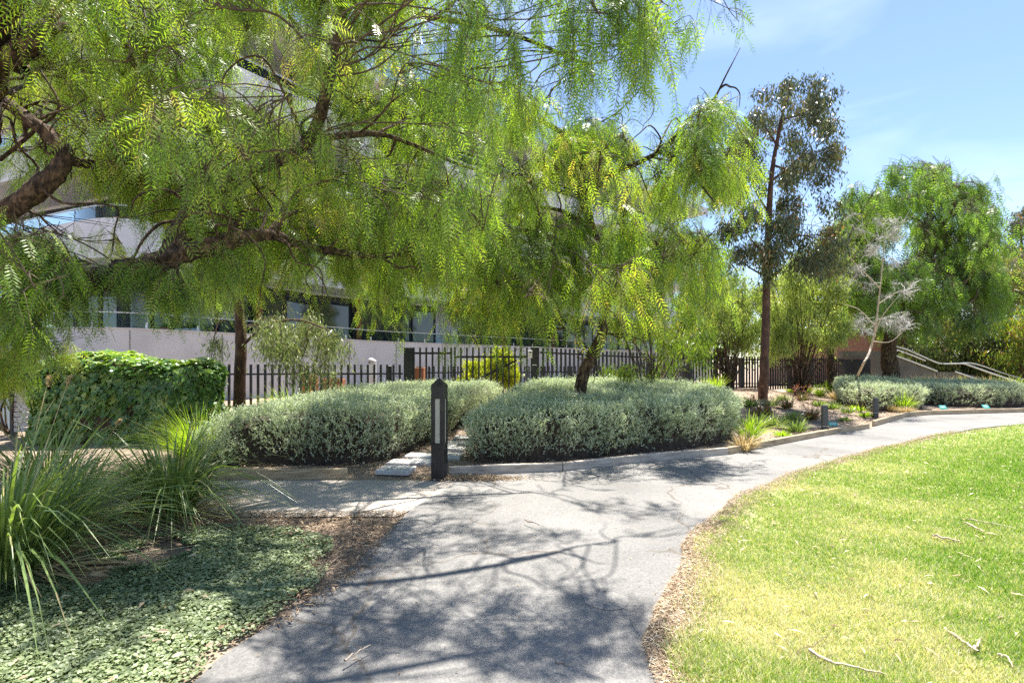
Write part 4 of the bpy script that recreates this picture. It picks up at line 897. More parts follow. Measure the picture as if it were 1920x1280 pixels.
gate_leaf('fixed_leaf', X(776, 12.5), X(846, 12.5), 12.5, 1.73, (1.59, .3), False)
gate_leaf('swing_leaf', X(853, 12.5), X(988, 12.5), 12.5, 1.73, (1.50, .3), True)
m = MB(); bevel_box(m, (X(766, 12.5), 12.5, .87), (.22, .1, 1.72), .008); m.build('gate_post', 'fence_paint', gt)
m = MB(); bevel_box(m, (X(1003, 12.5), 12.5, .88), (.2, .2, 1.72), .008); lp_ = m.build('latch_post', 'fence_paint', gt)
ic = thing('intercom', 'white intercom box with dark screen on the gate latch post', 'intercom', (X(994, 12.4), 12.37, 1.5))
m = MB(); bevel_box(m, (0, 0, .06), (.1, .05, .18), .008); m.build('case', 'white_plastic').parent = ic
m = MB(); box(m, (0, -.027, .115), (.06, .006, .03)); m.build('screen', 'fence_paint').parent = ic
m = MB(); beam(m, (.05, -.02, -.2), (.16, -.04, -.2), .02, .025); h_ = m.build('lever', 'steel'); h_.parent = ic
fence('bar_fence', 'tall black bar fence running back to the right of the gate behind the tree', [(X(1014, 12.55), 12.55), (X(1160, 13.8), 13.8), (X(1385, 16.4), 16.4)], [1.73, 1.66, 1.59], [.1, .3, .45], .135, .042, [1.8, 3.7, 5.4, 7.2], (.12, 1.0))
fence('bar_fence', 'far black close-set bar fence behind the mulch bed and dark trunk', [(X(1392, 16.5), 16.5), (X(1500, 19.3), 19.3), (X(1585, 22), 22)], [1.59, 1.62, 1.62], [.45, .47, .47], .19, .045, [.1, 1.9, 3.8, 5.7, 7.6], (.1, 1.0), .11)
fence('bar_fence', 'lower black bar fence seen through the gate', [(X(800, 15.5), 15.5), (X(1000, 16.8), 16.8), (X(1300, 20), 20)], [1.28, 1.28, 1.28], [.1, .1, .2], .15, .042, [.1, 2.5, 5], (.2, .9))
def planter(px, D, w, z, label):
    q = np.array([X(px, D), D, .1]); root = thing('rust_planter', label, 'planter', q, 'rust coloured planter boxes behind the fence')
    m = MB(); bevel_box(m, (0, 0, z/2), (w, .4, z), .01); m.build('box', 'rust_paint').parent = root
    s = MB(); bevel_box(s, (0, 0, z+.012), (w-.08, .32, .02), .004); s.build('soil', 'dark_brown').parent = root
planter(788, 13.6, .24, 1.14, 'upright rust-orange planter box behind the gate'); planter(582, 13.2, .28, .95, 'rust-orange planter box behind the fence, left one beside the grey-leaved tree')
planter(625, 13.2, .5, .85, 'wide rust-orange planter box behind the fence under the grey-leaved branches')
def vent():
    q = np.array([X(698, 13.6), 13.6, .1]); root = thing('vent_pipe', 'white round-shouldered vent pipe behind the low fence', 'vent pipe', q)
    m = MB(); tubes(m, catmull([[0, 0, 0], [0, 0, .7], [0, 0, 1.22], [0.005, -.0, 1.34], [.02, 0, 1.38]], 4)[None], np.array([.105]*8+[.105, .105, .105, .106, .10, .09, .07, .045, .01])[None], 16); m.build('pipe', 'white_plastic', smooth=True).parent = root
    m = MB(); tubes(m, np.array([[[-.02, -.07, 1.30], [-.02, -.125, 1.27]]]), np.array([[.06, .05]]), 12); m.build('spout', 'dark_wall').parent = root
vent()
def screen():
    x0, x1, D = X(28, 8.6), X(64, 8.6), 8.6
    root = thing('slatted_screen', 'pale timber slatted screen with dark post at the left edge', 'screen', (x0, D, 0)); root_w = MB()
    for z in np.arange(.2, 1.0, .085): box(root_w, ((x0+x1)/2+.1, D, z), (x1-x0+.25, .03, .07))
    root_w.build('slats', 'pale_wood', root)
    m = MB(); box(m, (x0-.04, D+.02, .55), (.07, .07, 1.1)); m.build('post', 'fence_paint', root)
    c = MB(); box(c, (x0-.45, D+.9, .45), (.6, .5, .9)); 
screen()
def bin_():
    q = (X(2, 9.4), 9.4, .03); root = thing('garden_bin', 'blue-grey lidded box half cut by the left edge', 'bin', q)
    m = MB(); bevel_box(m, (0, 0, .4), (.5, .5, .8), .02); m.build('body', 'slate_cloth').parent = root
    m = MB(); bevel_box(m, (0, 0, .83), (.54, .54, .05), .01); m.build('lid', 'slate_cloth').parent = root
bin_()

# ------------------------------------------------------------------ ramp, slab walls
def access_ramp():
    root = thing('access_ramp', 'dark concrete ramp walls climbing left with pale steel handrails', 'ramp', (X(1700, 21), 21, 0))
    D = 21.5
    def prof(mb, pts, D, th, zb=.1):
        w = [P(px, py, D) for px, py in pts]
        for a, b in zip(w[:-1], w[1:]):
            v = [[a[0], D, zb], [b[0], D, zb], [b[0], D, b[2]], [a[0], D, a[2]], [a[0], D+th, zb], [b[0], D+th, zb], [b[0], D+th, b[2]], [a[0], D+th, a[2]]]
            mb.add(v, BOXF)
    m = MB(); prof(m, [(1640, 664), (1676, 666)], D, .25); prof(m, [(1676, 666.2), (1755, 697)], D, .25); m.build('upper_wall', 'ramp_concrete', root)
    m = MB(); prof(m, [(1757, 697), (1792, 697.5)], D, .25); prof(m, [(1792.2, 697.5), (1832, 712), (1866, 722)], D, .25); m.build('lower_wall', 'ramp_concrete', root)
    m = MB(); prof(m, [(1800, 698), (1845, 708), (1880, 716)], D+1.6, .25); m.build('back_wall', 'dark_wall', root)
    def rail(px, D, name, r=.028):
        m = MB(); w = catmull([P(a, b, D) for a, b in px], 5); tubes(m, w[None], r, 6); m.build(name, 'steel', root, smooth=True)
    rail([(1674, 665), (1715, 680), (1757, 696)], D-.06, 'edge_rail', .035); rail([(1790, 696.5), (1832, 711), (1866, 721)], D-.06, 'edge_rail', .035)
    rail([(1674, 648), (1700, 655), (1730, 668), (1758, 680), (1775, 682)], D+.1, 'handrail'); rail([(1680, 655), (1705, 664), (1735, 676)], D+1.5, 'handrail')
    rail([(1768, 682), (1806, 681.5), (1815, 684), (1860, 700), (1930, 724), (1960, 735)], D-.1, 'handrail', .035); rail([(1790, 681.5), (1826, 681.5), (1880, 699), (1940, 718)], D+1.4, 'handrail')
    for px, y0, y1, dd in ((1680, 648, 668, .1), (1694, 652, 672, .1), (1716, 676, 690, .1), (1731, 668, 694, .1), (1766, 682, 700, .1), (1788, 682, 700, 0), (1800, 682, 702, 0), (1820, 686, 710, 0), (1842, 694, 716, 0), (1862, 701, 724, 0), (1888, 710, 732, 0), (1905, 716, 736, 0), (1870, 696, 716, 1.4), (1835, 684, 708, 1.4)):
        m = MB(); beam(m, P(px, y0, D+dd), P(px, y1, D+dd)-[0, 0, .1], .05, .05); m.build('post', 'steel', root)
access_ramp()
m = MB(); q0 = P(1588, 672, 22.6); box(m, (X(1612, 22.6), 22.75, .82), (1.3, .2, 1.55)); sw = thing('slab_wall', 'dark charcoal slab wall at the end of the far bar fence', 'wall', (X(1612, 22.6), 22.75, 0)); m.build('panel', 'fence_paint', sw)
m = MB(); box(m, (X(1616, 22.6), 22.72, 1.78), (1.75, .3, .35)); m.build('lintel', 'ramp_concrete', sw)
bw = thing('brick_building', 'red-brown brick building glimpsed behind the leaning silver shrub', 'building', (X(1605, 27), 27, 0))
m = MB(); box(m, (X(1605, 27), 29, 1.5), (5.4, 4, 3.0)); m.build('wall', 'brick', bw)
m = MB(); box(m, (X(1605, 27), 29, 3.08), (5.8, 4.4, .15)); m.build('roof', 'dark_wall', bw)

# ------------------------------------------------------------------ trees
V = lambda *a: np.array(a, float)
SUN_AZ, SUN_EL = math.radians(26), math.radians(71)
SUND = V(math.sin(SUN_AZ)*math.cos(SUN_EL), math.cos(SUN_AZ)*math.cos(SUN_EL), math.sin(SUN_EL))
def shade(px, py, h):      # the point at height h that casts its shadow on the ground point seen at px, py
    g_ = G(px, py); return g_+SUND*(h/SUND[2])
# A: the big near pepper tree, trunk outside the frame at the left
T0 = V(-5.6, 4.7, 0)
LA = [([T0, V(-5.5, 4.7, .9), V(-5.35, 4.7, 1.7), V(-5.3, 4.8, 2.6), V(-5.0, 4.7, 3.5), V(-4.6, 4.5, 4.3), V(-3.9, 4.2, 5.0)], .30, .14),
      ([V(-5.5, 4.7, .8), P(-60, 610, 4.7), P(60, 570, 4.5), P(160, 535, 4.4), P(250, 508, 4.3), P(330, 482, 4.3), P(420, 455, 4.4), P(500, 440, 4.7), P(575, 462, 5.2), P(700, 480, 5.8), P(800, 470, 6.3)], (.14, .12, .105, .095, .088, .08, .066, .06, .045, .032, .02), .03),
      ([V(-5.35, 4.7, 1.6), P(-60, 440, 4.9), P(10, 400, 4.9), P(70, 355, 4.85), P(118, 305, 4.9), P(105, 265, 4.9), P(55, 225, 4.9), P(0, 185, 5.0), P(-80, 140, 5.1)], (.11, .10, .09, .085, .075, .062, .057, .054, .05), .07),
      ([V(-5.25, 4.8, 2.4), P(-40, 150, 4.7), P(20, 105, 4.6), P(70, 65, 4.6), P(95, 40, 4.7), P(60, -40, 4.8)], .11, .06),
      ([P(40, 130, 4.7), P(22, 50, 4.8), P(28, -60, 5.0)], .07, .05),
      ([P(95, 45, 4.7), P(150, 60, 4.9), P(190, 95, 5.1), P(235, 82, 5.3), P(330, 40, 5.6)], .05, .015),
      ([P(125, 25, 5.0), P(160, 60, 5.1), P(190, 95, 5.1), P(250, 160, 5.4), P(300, 230, 5.7)], .035, .012),
      ([P(315, 486, 4.3), P(340, 420, 4.6), P(385, 372, 4.8), P(450, 330, 4.8), P(520, 302, 4.7), P(580, 262, 4.5), P(606, 190, 4.3), P(624, 100, 4.2), P(642, 15, 4.2), P(650, -70, 4.2), V(-1.2, 4.3, 4.9), V(-.5, 4.5, 5.3), V(.3, 4.7, 5.35), V(.95, 4.9, 4.9), P(1180, 30, 5.0), P(1235, 85, 5.05)], (.075, .07, .065, .058, .054, .05, .046, .043, .04, .036, .04, .035, .03, .022, .012, .008), .01),
      ([P(590, 262, 4.5), P(660, 252, 4.7), P(720, 253, 5.0), P(790, 278, 5.3), P(860, 308, 5.7), P(930, 330, 6.1)], .038, .01),
      ([P(700, 255, 4.9), P(740, 232, 5.1), P(790, 205, 5.4), P(850, 190, 5.7)], .016, .006),
      ([P(385, 372, 4.8), P(350, 400, 5.0), P(345, 460, 5.2)], .045, .02),
      ([P(500, 440, 4.7), P(545, 400, 5.1), P(640, 380, 5.7), P(760, 350, 6.4)], .03, .012),
      ([P(120, 300, 4.9), P(200, 310, 5.2), P(300, 300, 5.6), P(420, 250, 6.2)], .05, .015),
      ([V(-4.9, 4.7, 3.6), V(-3.8, 3.8, 4.9), V(-2.6, 3.5, 5.3), V(-1.3, 3.5, 5.6), V(-.2, 3.7, 5.7), V(.8, 4.0, 5.6)], .09, .02),
      ([V(-3.6, 4.1, 5.1), V(-2.8, 5.2, 5.4), V(-1.6, 6.2, 5.6), V(-.2, 6.6, 5.6), V(1.0, 6.7, 5.2)], .08, .015),
      ([V(-1.3, 3.5, 5.6), V(-1.0, 2.9, 5.5), V(-.7, 2.6, 5.3)], .04, .012),
      ([P(0, 300, 5.1), P(60, 250, 5.0), P(110, 200, 5.0), P(75, 130, 5.0)], .02, .008), ([P(30, 210, 5), P(85, 190, 5.1), P(140, 210, 5.3)], .018, .006)]
LIMBPX = [(20, 400), (70, 355), (118, 305), (105, 265), (55, 225), (0, 185), (160, 535), (250, 508), (300, 495), (330, 482), (380, 465), (420, 455), (480, 445), (385, 372), (450, 330), (520, 302), (580, 262), (606, 190), (615, 140), (624, 100), (635, 50), (642, 10), (20, 105), (70, 65), (720, 255), (790, 280), (850, 305), (340, 420), (40, 20)]
def clear_limbs(cl):
    out = []
    for c in cl:
        x = CX+F*c[0]/c[1]; y = HY-F*(c[2]-EYE)/c[1]
        near = any(abs(x-a) < 60 and -130 < y-b < 30 for a, b in LIMBPX) and rng.random() < (.85 if x < 150 else .5)
        if near and c[1] < 5.3:
            c = list(c); k = rng.uniform(5.2, 6.6)/c[1]; c[0] *= k; c[1] *= k; c[2] = EYE+(c[2]-EYE)*k
            if rng.random() < .15: continue
        out.append(c)
    return out
def keepA(x, y):
    if 130 < x < 215 and 300 < y < 450: return False          # view through to the balcony
    if y > 430 and 200 < x < 400: return False
    if 20 < x < 130 and 50 < y < 250 : return rng.random() < .5
    if 560 < x < 900 and y > 470: return False
    if y > 500 and x > 420: return False
    return True
CA = grid_clumps(-120, 640, -140, 330, 3.5, 6.8, 56, (.4, .7), keepA, .08)
CA += grid_clumps(560, 930, -140, 400, 4.2, 7.2, 34, (.4, .6), keepA, .06)
CA += grid_clumps(320, 720, 330, 440, 4.4, 7, 16, (.35, .5), keepA, .02)
CAL = grid_clumps(-140, 170, 440, 560, 3.6, 4.8, 12, (.25, .4), lambda x, y: True, -.02)
CAL += [[*P(x, y, D), .22, .0] for x, y, D in ((230, 505, 4.1), (300, 500, 4.2), (330, 530, 4.2), (140, 560, 4.0), (60, 600, 3.9), (20, 590, 4.4), (420, 480, 4.4), (560, 470, 5.0), (650, 490, 5.6))]
CAL += [[*P(40, 640, 5.5), .35, .35], [*P(100, 660, 6), .35, .4], [*P(10, 680, 5.6), .4, .3], [*P(215, 450, 6.0), .25, .38]]      # dry pale foliage
CAH = [[*P(x, y, D*.68), r*.75, -.05] for x, y, D, r in ((1070, -40, 5.0, .35), (1085, 20, 5.2, .3), (1110, 90, 5.3, .3), (905, -40, 4.9, .32), (870, 40, 5.0, .3), (890, 150, 5.2, .3), (865, 250, 5.3, .3), (930, 60, 5.3, .25), (1190, -20, 5, .25), (1225, 30, 5.1, .2)  , (1150, -60, 5, .3))]
CA += grid_clumps(330, 640, 410, 530, 5.6, 8, 14, (.3, .45), lambda x, y: y > 430 or x > 420, .04)
CA += grid_clumps(620, 930, 360, 500, 6, 8.6, 18, (.3, .45), lambda x, y: True, .06)
CA += grid_clumps(200, 340, 260, 420, 5.2, 7.5, 10, (.3, .45), lambda x, y: True, .04)
CA += grid_clumps(90, 480, 20, 290, 5.6, 7.8, 15, (.35, .5), keepA, .04)+grid_clumps(-60, 130, -40, 260, 6, 8.5, 8, (.4, .6), lambda x, y: True, .0)
CA += grid_clumps(720, 1010, 150, 330, 6.2, 8.2, 11, (.3, .45), lambda x, y: True, .08)
CA = clear_limbs(CA)
def overhead():
    spots = [(560, 1205, 5.2), (690, 1180, 5.3), (705, 1250, 5.0), (850, 1130, 5.3), (990, 1270, 5.2), (520, 1290, 5), (1190, 1235, 4.6), (650, 1070, 5.4), (720, 1040, 5.3), (800, 1030, 5.5), (900, 1000, 5.6), (980, 1020, 5.5), (1040, 1000, 5.4), (760, 985, 5.6), (860, 960, 5.7), (700, 935, 5.8), (1100, 955, 5.5), (1200, 960, 5.3),
             (230, 1075, 5.2), (440, 1150, 5.2), (60, 1240, 5.2), (1060, 1120, 5.2), (1340, 970, 5.4)]
    return [[*shade(x, y, h), rng.uniform(.24, .38), 0] for x, y, h in spots]
def tree_a():
    mt, ml, mw = MB(), MB(), MB()
    lp = [limb(mt, p_, a_, b_, 18 if i < 5 or i == 7 else 10, 12 if i < 5 or i == 7 else 6, gnarl=.2 if i < 5 or i == 7 else .12) for i, (p_, a_, b_) in enumerate(LA)]
    tangle(mt, lp, 110)
    root = thing('pepper_tree', 'big near pepper tree with gnarled brown limbs reaching in from the left edge', 'tree', T0)
    crown(lp, CA, 29, ml, mw, L=(.14, .8), nf=6, spread=.85, droop=.85, twig_r=.0075, strand_r=.0024, flen=(.15, .26), pairs=9, ll=.054, lw=.10, tw=17, hue=.10, sec_r=.013)
    crown(lp, CAL, 26, ml, mw, L=(.12, .38), nf=5, flen=(.14, .22), pairs=9, ll=.048, lw=.1, tw=12, hue=.02, sec_r=.01)
    crown(lp, CAH, 11, ml, mw, L=(.35, .8), nf=8, flen=(.16, .26), pairs=10, ll=.055, lw=.1, tw=8, sec_r=.008, hue=0, spread=.25, droop=1.2)
    crown(lp, overhead(), 12, ml, mw, L=(.25, .6), nf=5, flen=(.15, .24), pairs=7, ll=.06, lw=.14, tw=8, sec_r=.01)
    mt.build('trunk', 'bark', root, smooth=True); mw.build('twig_sprays', 'twig', root); ml.build('crown', 'pepper_leaf', root)
tree_a()
# B: pepper tree growing out of the big hedge
TB = V(1.19, 8.8, .2)
LB = [([TB, P(1088, 735, 8.8), P(1098, 690, 8.8), P(1125, 635, 8.8), P(1136, 580, 8.8), P(1132, 500, 8.8), P(1108, 420, 8.8), P(1085, 350, 8.8), P(1083, 300, 8.8), P(1068, 262, 8.7), P(1030, 235, 8.6), P(985, 212, 8.5)], (.12, .11, .10, .095, .085, .08, .075, .07, .06, .05, .04, .025), .02),
      ([P(1085, 375, 8.8), P(1130, 335, 8.7), P(1190, 308, 8.5), P(1245, 278, 8.3), P(1290, 225, 8.0), P(1335, 190, 7.9), P(1362, 140, 7.8), P(1388, 90, 7.8)], (.055, .05, .045, .04, .03, .02, .012, .005), .01),
      ([P(1110, 430, 8.8), P(1050, 395, 9), P(980, 390, 9.3), P(900, 420, 9.8)], .05, .012), ([P(1134, 520, 8.8), P(1190, 462, 8.5), P(1235, 470, 8.2), P(1300, 500, 7.8)], .04, .01),
      ([P(1083, 300, 8.8), P(1115, 240, 8.7), P(1165, 205, 8.6), P(1215, 150, 8.5)], .022, .005), ([P(1134, 560, 8.8), P(1100, 500, 8.2), P(1040, 470, 7.6)], .035, .01), ([P(1245, 278, 8.3), P(1300, 330, 7.6), P(1340, 380, 7.0)], .03, .01),
      ([P(1138, 625, 8.8), P(1175, 628, 8.6), P(1210, 640, 8.3)], .014, .006), ([P(1110, 660, 8.8), P(1080, 630, 8.7), P(1050, 610, 8.6)], .01, .004)]
CB = grid_clumps(880, 1390, 280, 560, 6.6, 10.6, 62, (.32, .6), lambda x, y: not (x > 1345 and y > 380) and not (980 < x < 1060 and y < 300) and not (x > 1280 and y > 470) and fbm(x*.016, y*.016, 5) > .28, .05)
CB += grid_clumps(900, 1100, 170, 265, 8, 9.2, 8, (.25, .4), lambda x, y: y > 290-.25*(x-880)/1.5, .12)
CB += grid_clumps(1270, 1400, 200, 300, 7.2, 8.6, 8, (.3, .45), lambda x, y: y > 400-.15*x, .08)
CB += grid_clumps(1000, 1330, 440, 540, 7.6, 10, 16, (.35, .5), lambda x, y: True, 0)
CB += grid_clumps(700, 980, 380, 540, 8, 11.5, 22, (.35, .55), lambda x, y: True, .03)
CB += grid_clumps(1060, 1240, 190, 300, 8.2, 9, 5, (.18, .28), lambda x, y: True, -.1)
make_tree('pepper_tree', 'weeping pepper tree with a leaning trunk growing out of the big silver hedge', LB, CB, 'pepper_leaf', S=20, twig_r=.009, spread=.75, droop=1.0, strand_r=.003, L=(.25, 1.35), nf=6, flen=(.18, .30), pairs=8, ll=.07, lw=.115, tw=13, hue=.13, sec_r=.014, gn=.1)
# C: eucalypt sapling with dark trunk
LC = [([GB(1430, 746), P(1433, 690, 12.6), P(1436, 600, 12.6), P(1438, 500, 12.6), P(1442, 400, 12.6), P(1448, 320, 12.6), P(1462, 240, 12.6), P(1480, 160, 12.6)], (.115, .105, .095, .085, .07, .055, .04, .015), .02)]
for x, y, x2, y2, dd in ((1438, 480, 1390, 420, -.6), (1440, 450, 1500, 380, .4), (1442, 400, 1400, 320, .3), (1446, 340, 1530, 260, -.5), (1450, 310, 1560, 330, .2), (1455, 270, 1420, 200, -.2), (1465, 225, 1540, 190, .3), (1440, 430, 1540, 440, -.4), (1440, 520, 1370, 470, .2)):
    LC.append(([P(x, y, 12.6), P((x+x2)/2, (y+y2)/2+6, 12.6+dd*.5), P(x2, y2, 12.6+dd)], .03, .008))
keepC = lambda x, y: ((x-(1472-.05*(y-150)))/(60+.32*(min(y, 360)-120)*.95 if y < 360 else 130))**2 < 1 and fbm(x*.022, y*.022, 12) > .34
CC = grid_clumps(1320, 1600, 150, 510, 11.6, 13.8, 92, (.28, .48), keepC)
make_tree('gum_tree', 'slender eucalypt with straight dark red-brown trunk and sparse grey crown against the sky', LC, CC, 'gum_leaf', 'gum_bark', S=25, style='simple', L=(.2, .5), nf=4, pairs=3, ll=.115, lw=.30, tw=9, sec_r=.009, twig_r=.005, wild=.2, gn=.04)
# D: large pepper tree at the right
LD = [([lo(1670, 19), P(1670, 700, 19), P(1666, 660, 19), P(1678, 610, 19), P(1705, 540, 19), P(1730, 480, 19), P(1742, 410, 19), P(1748, 360, 19), P(1755, 335, 19)], (.30, .27, .25, .22, .19, .16, .12, .08, .05), .04),
      ([P(1690, 575, 19), P(1650, 545, 18.5), P(1605, 520, 18), P(1560, 510, 17.6)], .12, .03), ([P(1735, 450, 19), P(1790, 400, 18.5), P(1840, 370, 18)], .1, .02), ([P(1740, 430, 19), P(1690, 390, 19.5), P(1640, 370, 20)], .09, .02), ([P(1710, 530, 19), P(1780, 560, 18), P(1830, 590, 17.6)], .1, .02)]
keepD = lambda x, y: y < 600 and fbm(x*.02, y*.02, 8) > .36 and ((x-1730)/145)**2+((y-470)/175)**2 < 1 and y > 300+.25*abs(x-1760)
CD = grid_clumps(1570, 1890, 300, 640, 16.6, 21, 96, (.6, 1.0), keepD, 0)
CD += grid_clumps(1690, 1870, 500, 600, 17, 19, 12, (.5, .7), lambda x, y: True, -.2)
make_tree('pepper_tree', 'large rounded pepper tree with forked dark trunk at the right behind the far hedges', LD, CD, 'pepper_leaf_far', S=27, L=(.5, 1.2), nf=5, flen=(.22, .36), pairs=5, ll=.115, lw=.20, tw=12, strand_r=.003, twig_r=.01, sec_r=.03)
# light pepper/wattle mass between the eucalypt and the right-hand pepper
LI = [([lo(1560, 20.5), P(1556, 640, 20.5), P(1550, 560, 20.5), P(1545, 480, 20.5), P(1555, 430, 20.5)], .16, .04), ([P(1552, 600, 20.5), P(1500, 540, 20), P(1480, 500, 20)], .08, .02), ([P(1550, 560, 20.5), P(1590, 480, 20.5), P(1610, 430, 20.5)], .08, .02)]
make_tree('feathery_tree', 'light green feathery tree between the dark eucalypt trunk and the right-hand pepper tree', LI, grid_clumps(1470, 1660, 400, 640, 18.5, 21.5, 44, (.55, .85), lambda x, y: y > 470-.5*(x-1470), .12), 'bank_leaf', S=40, style='simple', L=(.4, .9), nf=4, pairs=4, ll=.16, lw=.26, tw=10, sec_r=.02, twig_r=.009)
# E: dark trunked tree near the ivy with grey-green low crown
LE = [([lo(448, 9.3), P(450, 700, 9.3), P(452, 640, 9.3), P(448, 580, 9.3), P(440, 520, 9.3), P(446, 440, 9.4)], (.11, .10, .095, .08, .07, .04), .04), ([P(452, 650, 9.3), P(500, 610, 9), P(560, 600, 9), P(620, 620, 9)], .03, .01), ([P(450, 620, 9.3), P(415, 600, 9), P(400, 640, 8.8), P(396, 680, 8.7)], .014, .005)]
make_tree('grey_leaved_tree', 'dark straight trunk beside the ivy with low grey-green willowy foliage', LE, grid_clumps(470, 650, 590, 665, 8.3, 9.8, 15, (.22, .38), lambda x, y: y > 600+.1*abs(x-560), .05)+[[*P(400, 640, 8.8), .2, 0], [*P(560, 690, 8.9), .28, .05], [*P(610, 690, 8.9), .25, .05], [*P(390, 700, 8.7), .2, 0]]+grid_clumps(380, 560, 420, 560, 8.6, 10.5, 12, (.3, .5), lambda x, y: True, 0), 'grey_leaf', 'gum_bark', S=34, style='simple', L=(.25, .6), nf=4, pairs=4, ll=.095, lw=.17, tw=10, sec_r=.01, twig_r=.004, gn=.05)
# shrubs in front of the fences
b0 = lo(1215, 10.6)
bush('wattle_shrub', 'bright yellow-green narrow-leaved shrub right of the leaning trunk, above the big hedge', [c_[:4] for c_ in grid_clumps(1140, 1325, 590, 700, 9.8, 12, 24, (.18, .36), lambda x, y: fbm(x*.03, y*.03, 3) > .42)], 'wattle_leaf', 26, .105, .17, base=b0, L=(.25, .6))
b0 = lo(1370, 15.6)
bush('leafy_shrub', 'tall mixed grey-green shrub left of the dark eucalypt trunk before the black fence', [c_[:4] for c_ in grid_clumps(1280, 1420, 500, 650, 14.8, 16.2, 44, (.4, .6), lambda x, y: True)], 'bank_leaf', 42, .11, .2, base=b0, L=(.2, .5))
b0 = lo(1500, 17.6)
bush('leafy_shrub', 'tall pale green shrub right of the dark eucalypt trunk before the black fence', [c_[:4] for c_ in grid_clumps(1425, 1590, 480, 665, 15.6, 18.6, 50, (.35, .6), lambda x, y: not (y > 640 and 1500 < x))], 'bank_leaf', 46, .11, .2, base=b0, L=(.2, .5))
b0 = V(X(915, 14.2), 14.2, .1)
bush('succulent_shrub', 'bright yellow-green rosette shrub seen through the gate bars', [[*P(x, y, 14.2), .33] for x, y in ((885, 705), (890, 690), (905, 700), (925, 680), (940, 665), (955, 680), (935, 700), (960, 700), (915, 715), (880, 715), (965, 715), (945, 690), (945, 715))], 'yellow_leaf', 46, .09, .4, base=b0, L=(.08, .16), pairs=8)
# leaning silver shrub
LS = [([GB(1598, 722)+[0, 0, -.1], P(1612, 695, 13.2), P(1632, 655, 13.2), P(1643, 600, 13.2), P(1650, 540, 13.2), P(1656, 480, 13.2), P(1662, 430, 13.2)], (.03, .028, .026, .022, .018, .013, .007), .01), ([P(1634, 650, 13.2), P(1650, 600, 13), P(1680, 560, 12.8)], .02, .006), ([P(1640, 610, 13.2), P(1610, 580, 13.4), P(1580, 570, 13.5)], .018, .006), ([P(1646, 570, 13.2), P(1690, 545, 13.2), P(1715, 555, 13.2)], .015, .005), ([P(1650, 540, 13.2), P(1610, 500, 13.2), P(1590, 480, 13.2)], .015, .005), ([P(1638, 640, 13.2), P(1670, 640, 13.2), P(1700, 615, 13.2)], .014, .005)]
mt_, ml_, mw_ = MB(), MB(), MB(); lp_ = [limb(mt_, a_, b_, c_, 7) for a_, b_, c_ in LS]
rs = thing('silver_shrub', 'thin leaning shrub with silvery white branches and leaves behind the mulch bed', 'shrub', LS[0][0][0])
crown(lp_, grid_clumps(1575, 1712, 410, 625, 12.8, 13.8, 34, (.22, .36), lambda x, y: abs(x-1645) < 75-.15*(600-y)*.3), 13, ml_, mw_, style='simple', L=(.15, .4), nf=4, pairs=2, ll=.085, lw=.075, tw=15, sec_r=.010, twig_r=.006, strand_r=.003, droop=.3)
mt_.build('trunk', 'stick', rs, smooth=True); mw_.build('twig_sprays', 'pale_wood', rs); ml_.build('foliage', 'silver_leaf', rs)
# background at the right
def far_tree(label, px, D, top, cl, leaf, ll, lw=.3, S=36, group='trees beyond the ramp', name='background_tree'):
    b_ = lo(px, D); b_[2] = 0; make_tree(name, label, [([b_, P(px+4, (top+690)/2, D), P(px-2, top+30, D)], .2, .05), ([P(px, (top+690)/2+20, D), P(px+30, top+60, D-1)], .1, .03)], cl, leaf, group=group, S=S, style='simple', L=(.4, .9), nf=4, pairs=4, ll=ll, lw=lw, tw=9, sec_r=.03, twig_r=.012, strand_r=.004)
far_tree('olive-brown bushy tree behind the handrails, right of the big pepper tree', 1880, 27, 490, grid_clumps(1820, 1960, 480, 700, 25, 29, 50, (.9, 1.4), lambda x, y: True, .1), 'olive_leaf', .22)
far_tree('tall dark grey tree rising at the right edge of the photo', 1915, 38, 400, grid_clumps(1880, 2000, 395, 560, 35, 41, 22, (1.0, 1.6), lambda x, y: x > 1925-.3*(y-395)-20), 'gum_leaf', .3)
far_tree('low lime green feathery tree at the right edge above the handrails', 1915, 23.5, 590, grid_clumps(1870, 1990, 590, 690, 22.5, 25, 22, (.6, .9), lambda x, y: True, .1), 'wattle_leaf', .2, .16)
far_tree('dark tree filling the gap under the right-hand pepper tree behind the ramp', 1775, 27, 560, grid_clumps(1660, 1870, 580, 700, 25, 28, 44, (.9, 1.3), lambda x, y: True, -.15), 'olive_leaf', .22)
far_tree('distant bushy tree behind the far end of the bar fence', 1450, 34, 540, grid_clumps(1390, 1540, 540, 670, 32, 36, 24, (1.0, 1.5), lambda x, y: True, 0), 'olive_leaf', .26)
far_tree('distant tree behind the shrub left of the dark eucalypt trunk', 1340, 33, 560, grid_clumps(1260, 1400, 560, 670, 31, 35, 22, (1.0, 1.4), lambda x, y: True, 0), 'pepper_leaf_far', .26)
far_tree('distant green tree between the brick building and the pepper crown', 1600, 33, 560, grid_clumps(1520, 1680, 560, 660, 31, 35, 20, (1.0, 1.5), lambda x, y: True, 0), 'pepper_leaf_far', .28)
# left of the frame: shrub behind the bin
bush('leafy_shrub', 'pale leafy shrub above the slatted screen at the left edge', [c_[:4] for c_ in grid_clumps(-40, 80, 670, 735, 7.8, 9.3, 10, (.28, .4), lambda x, y: True)], 'olive_leaf', 34, .07, .3, base=V(X(20, 8.9), 8.9, .05), L=(.15, .35))

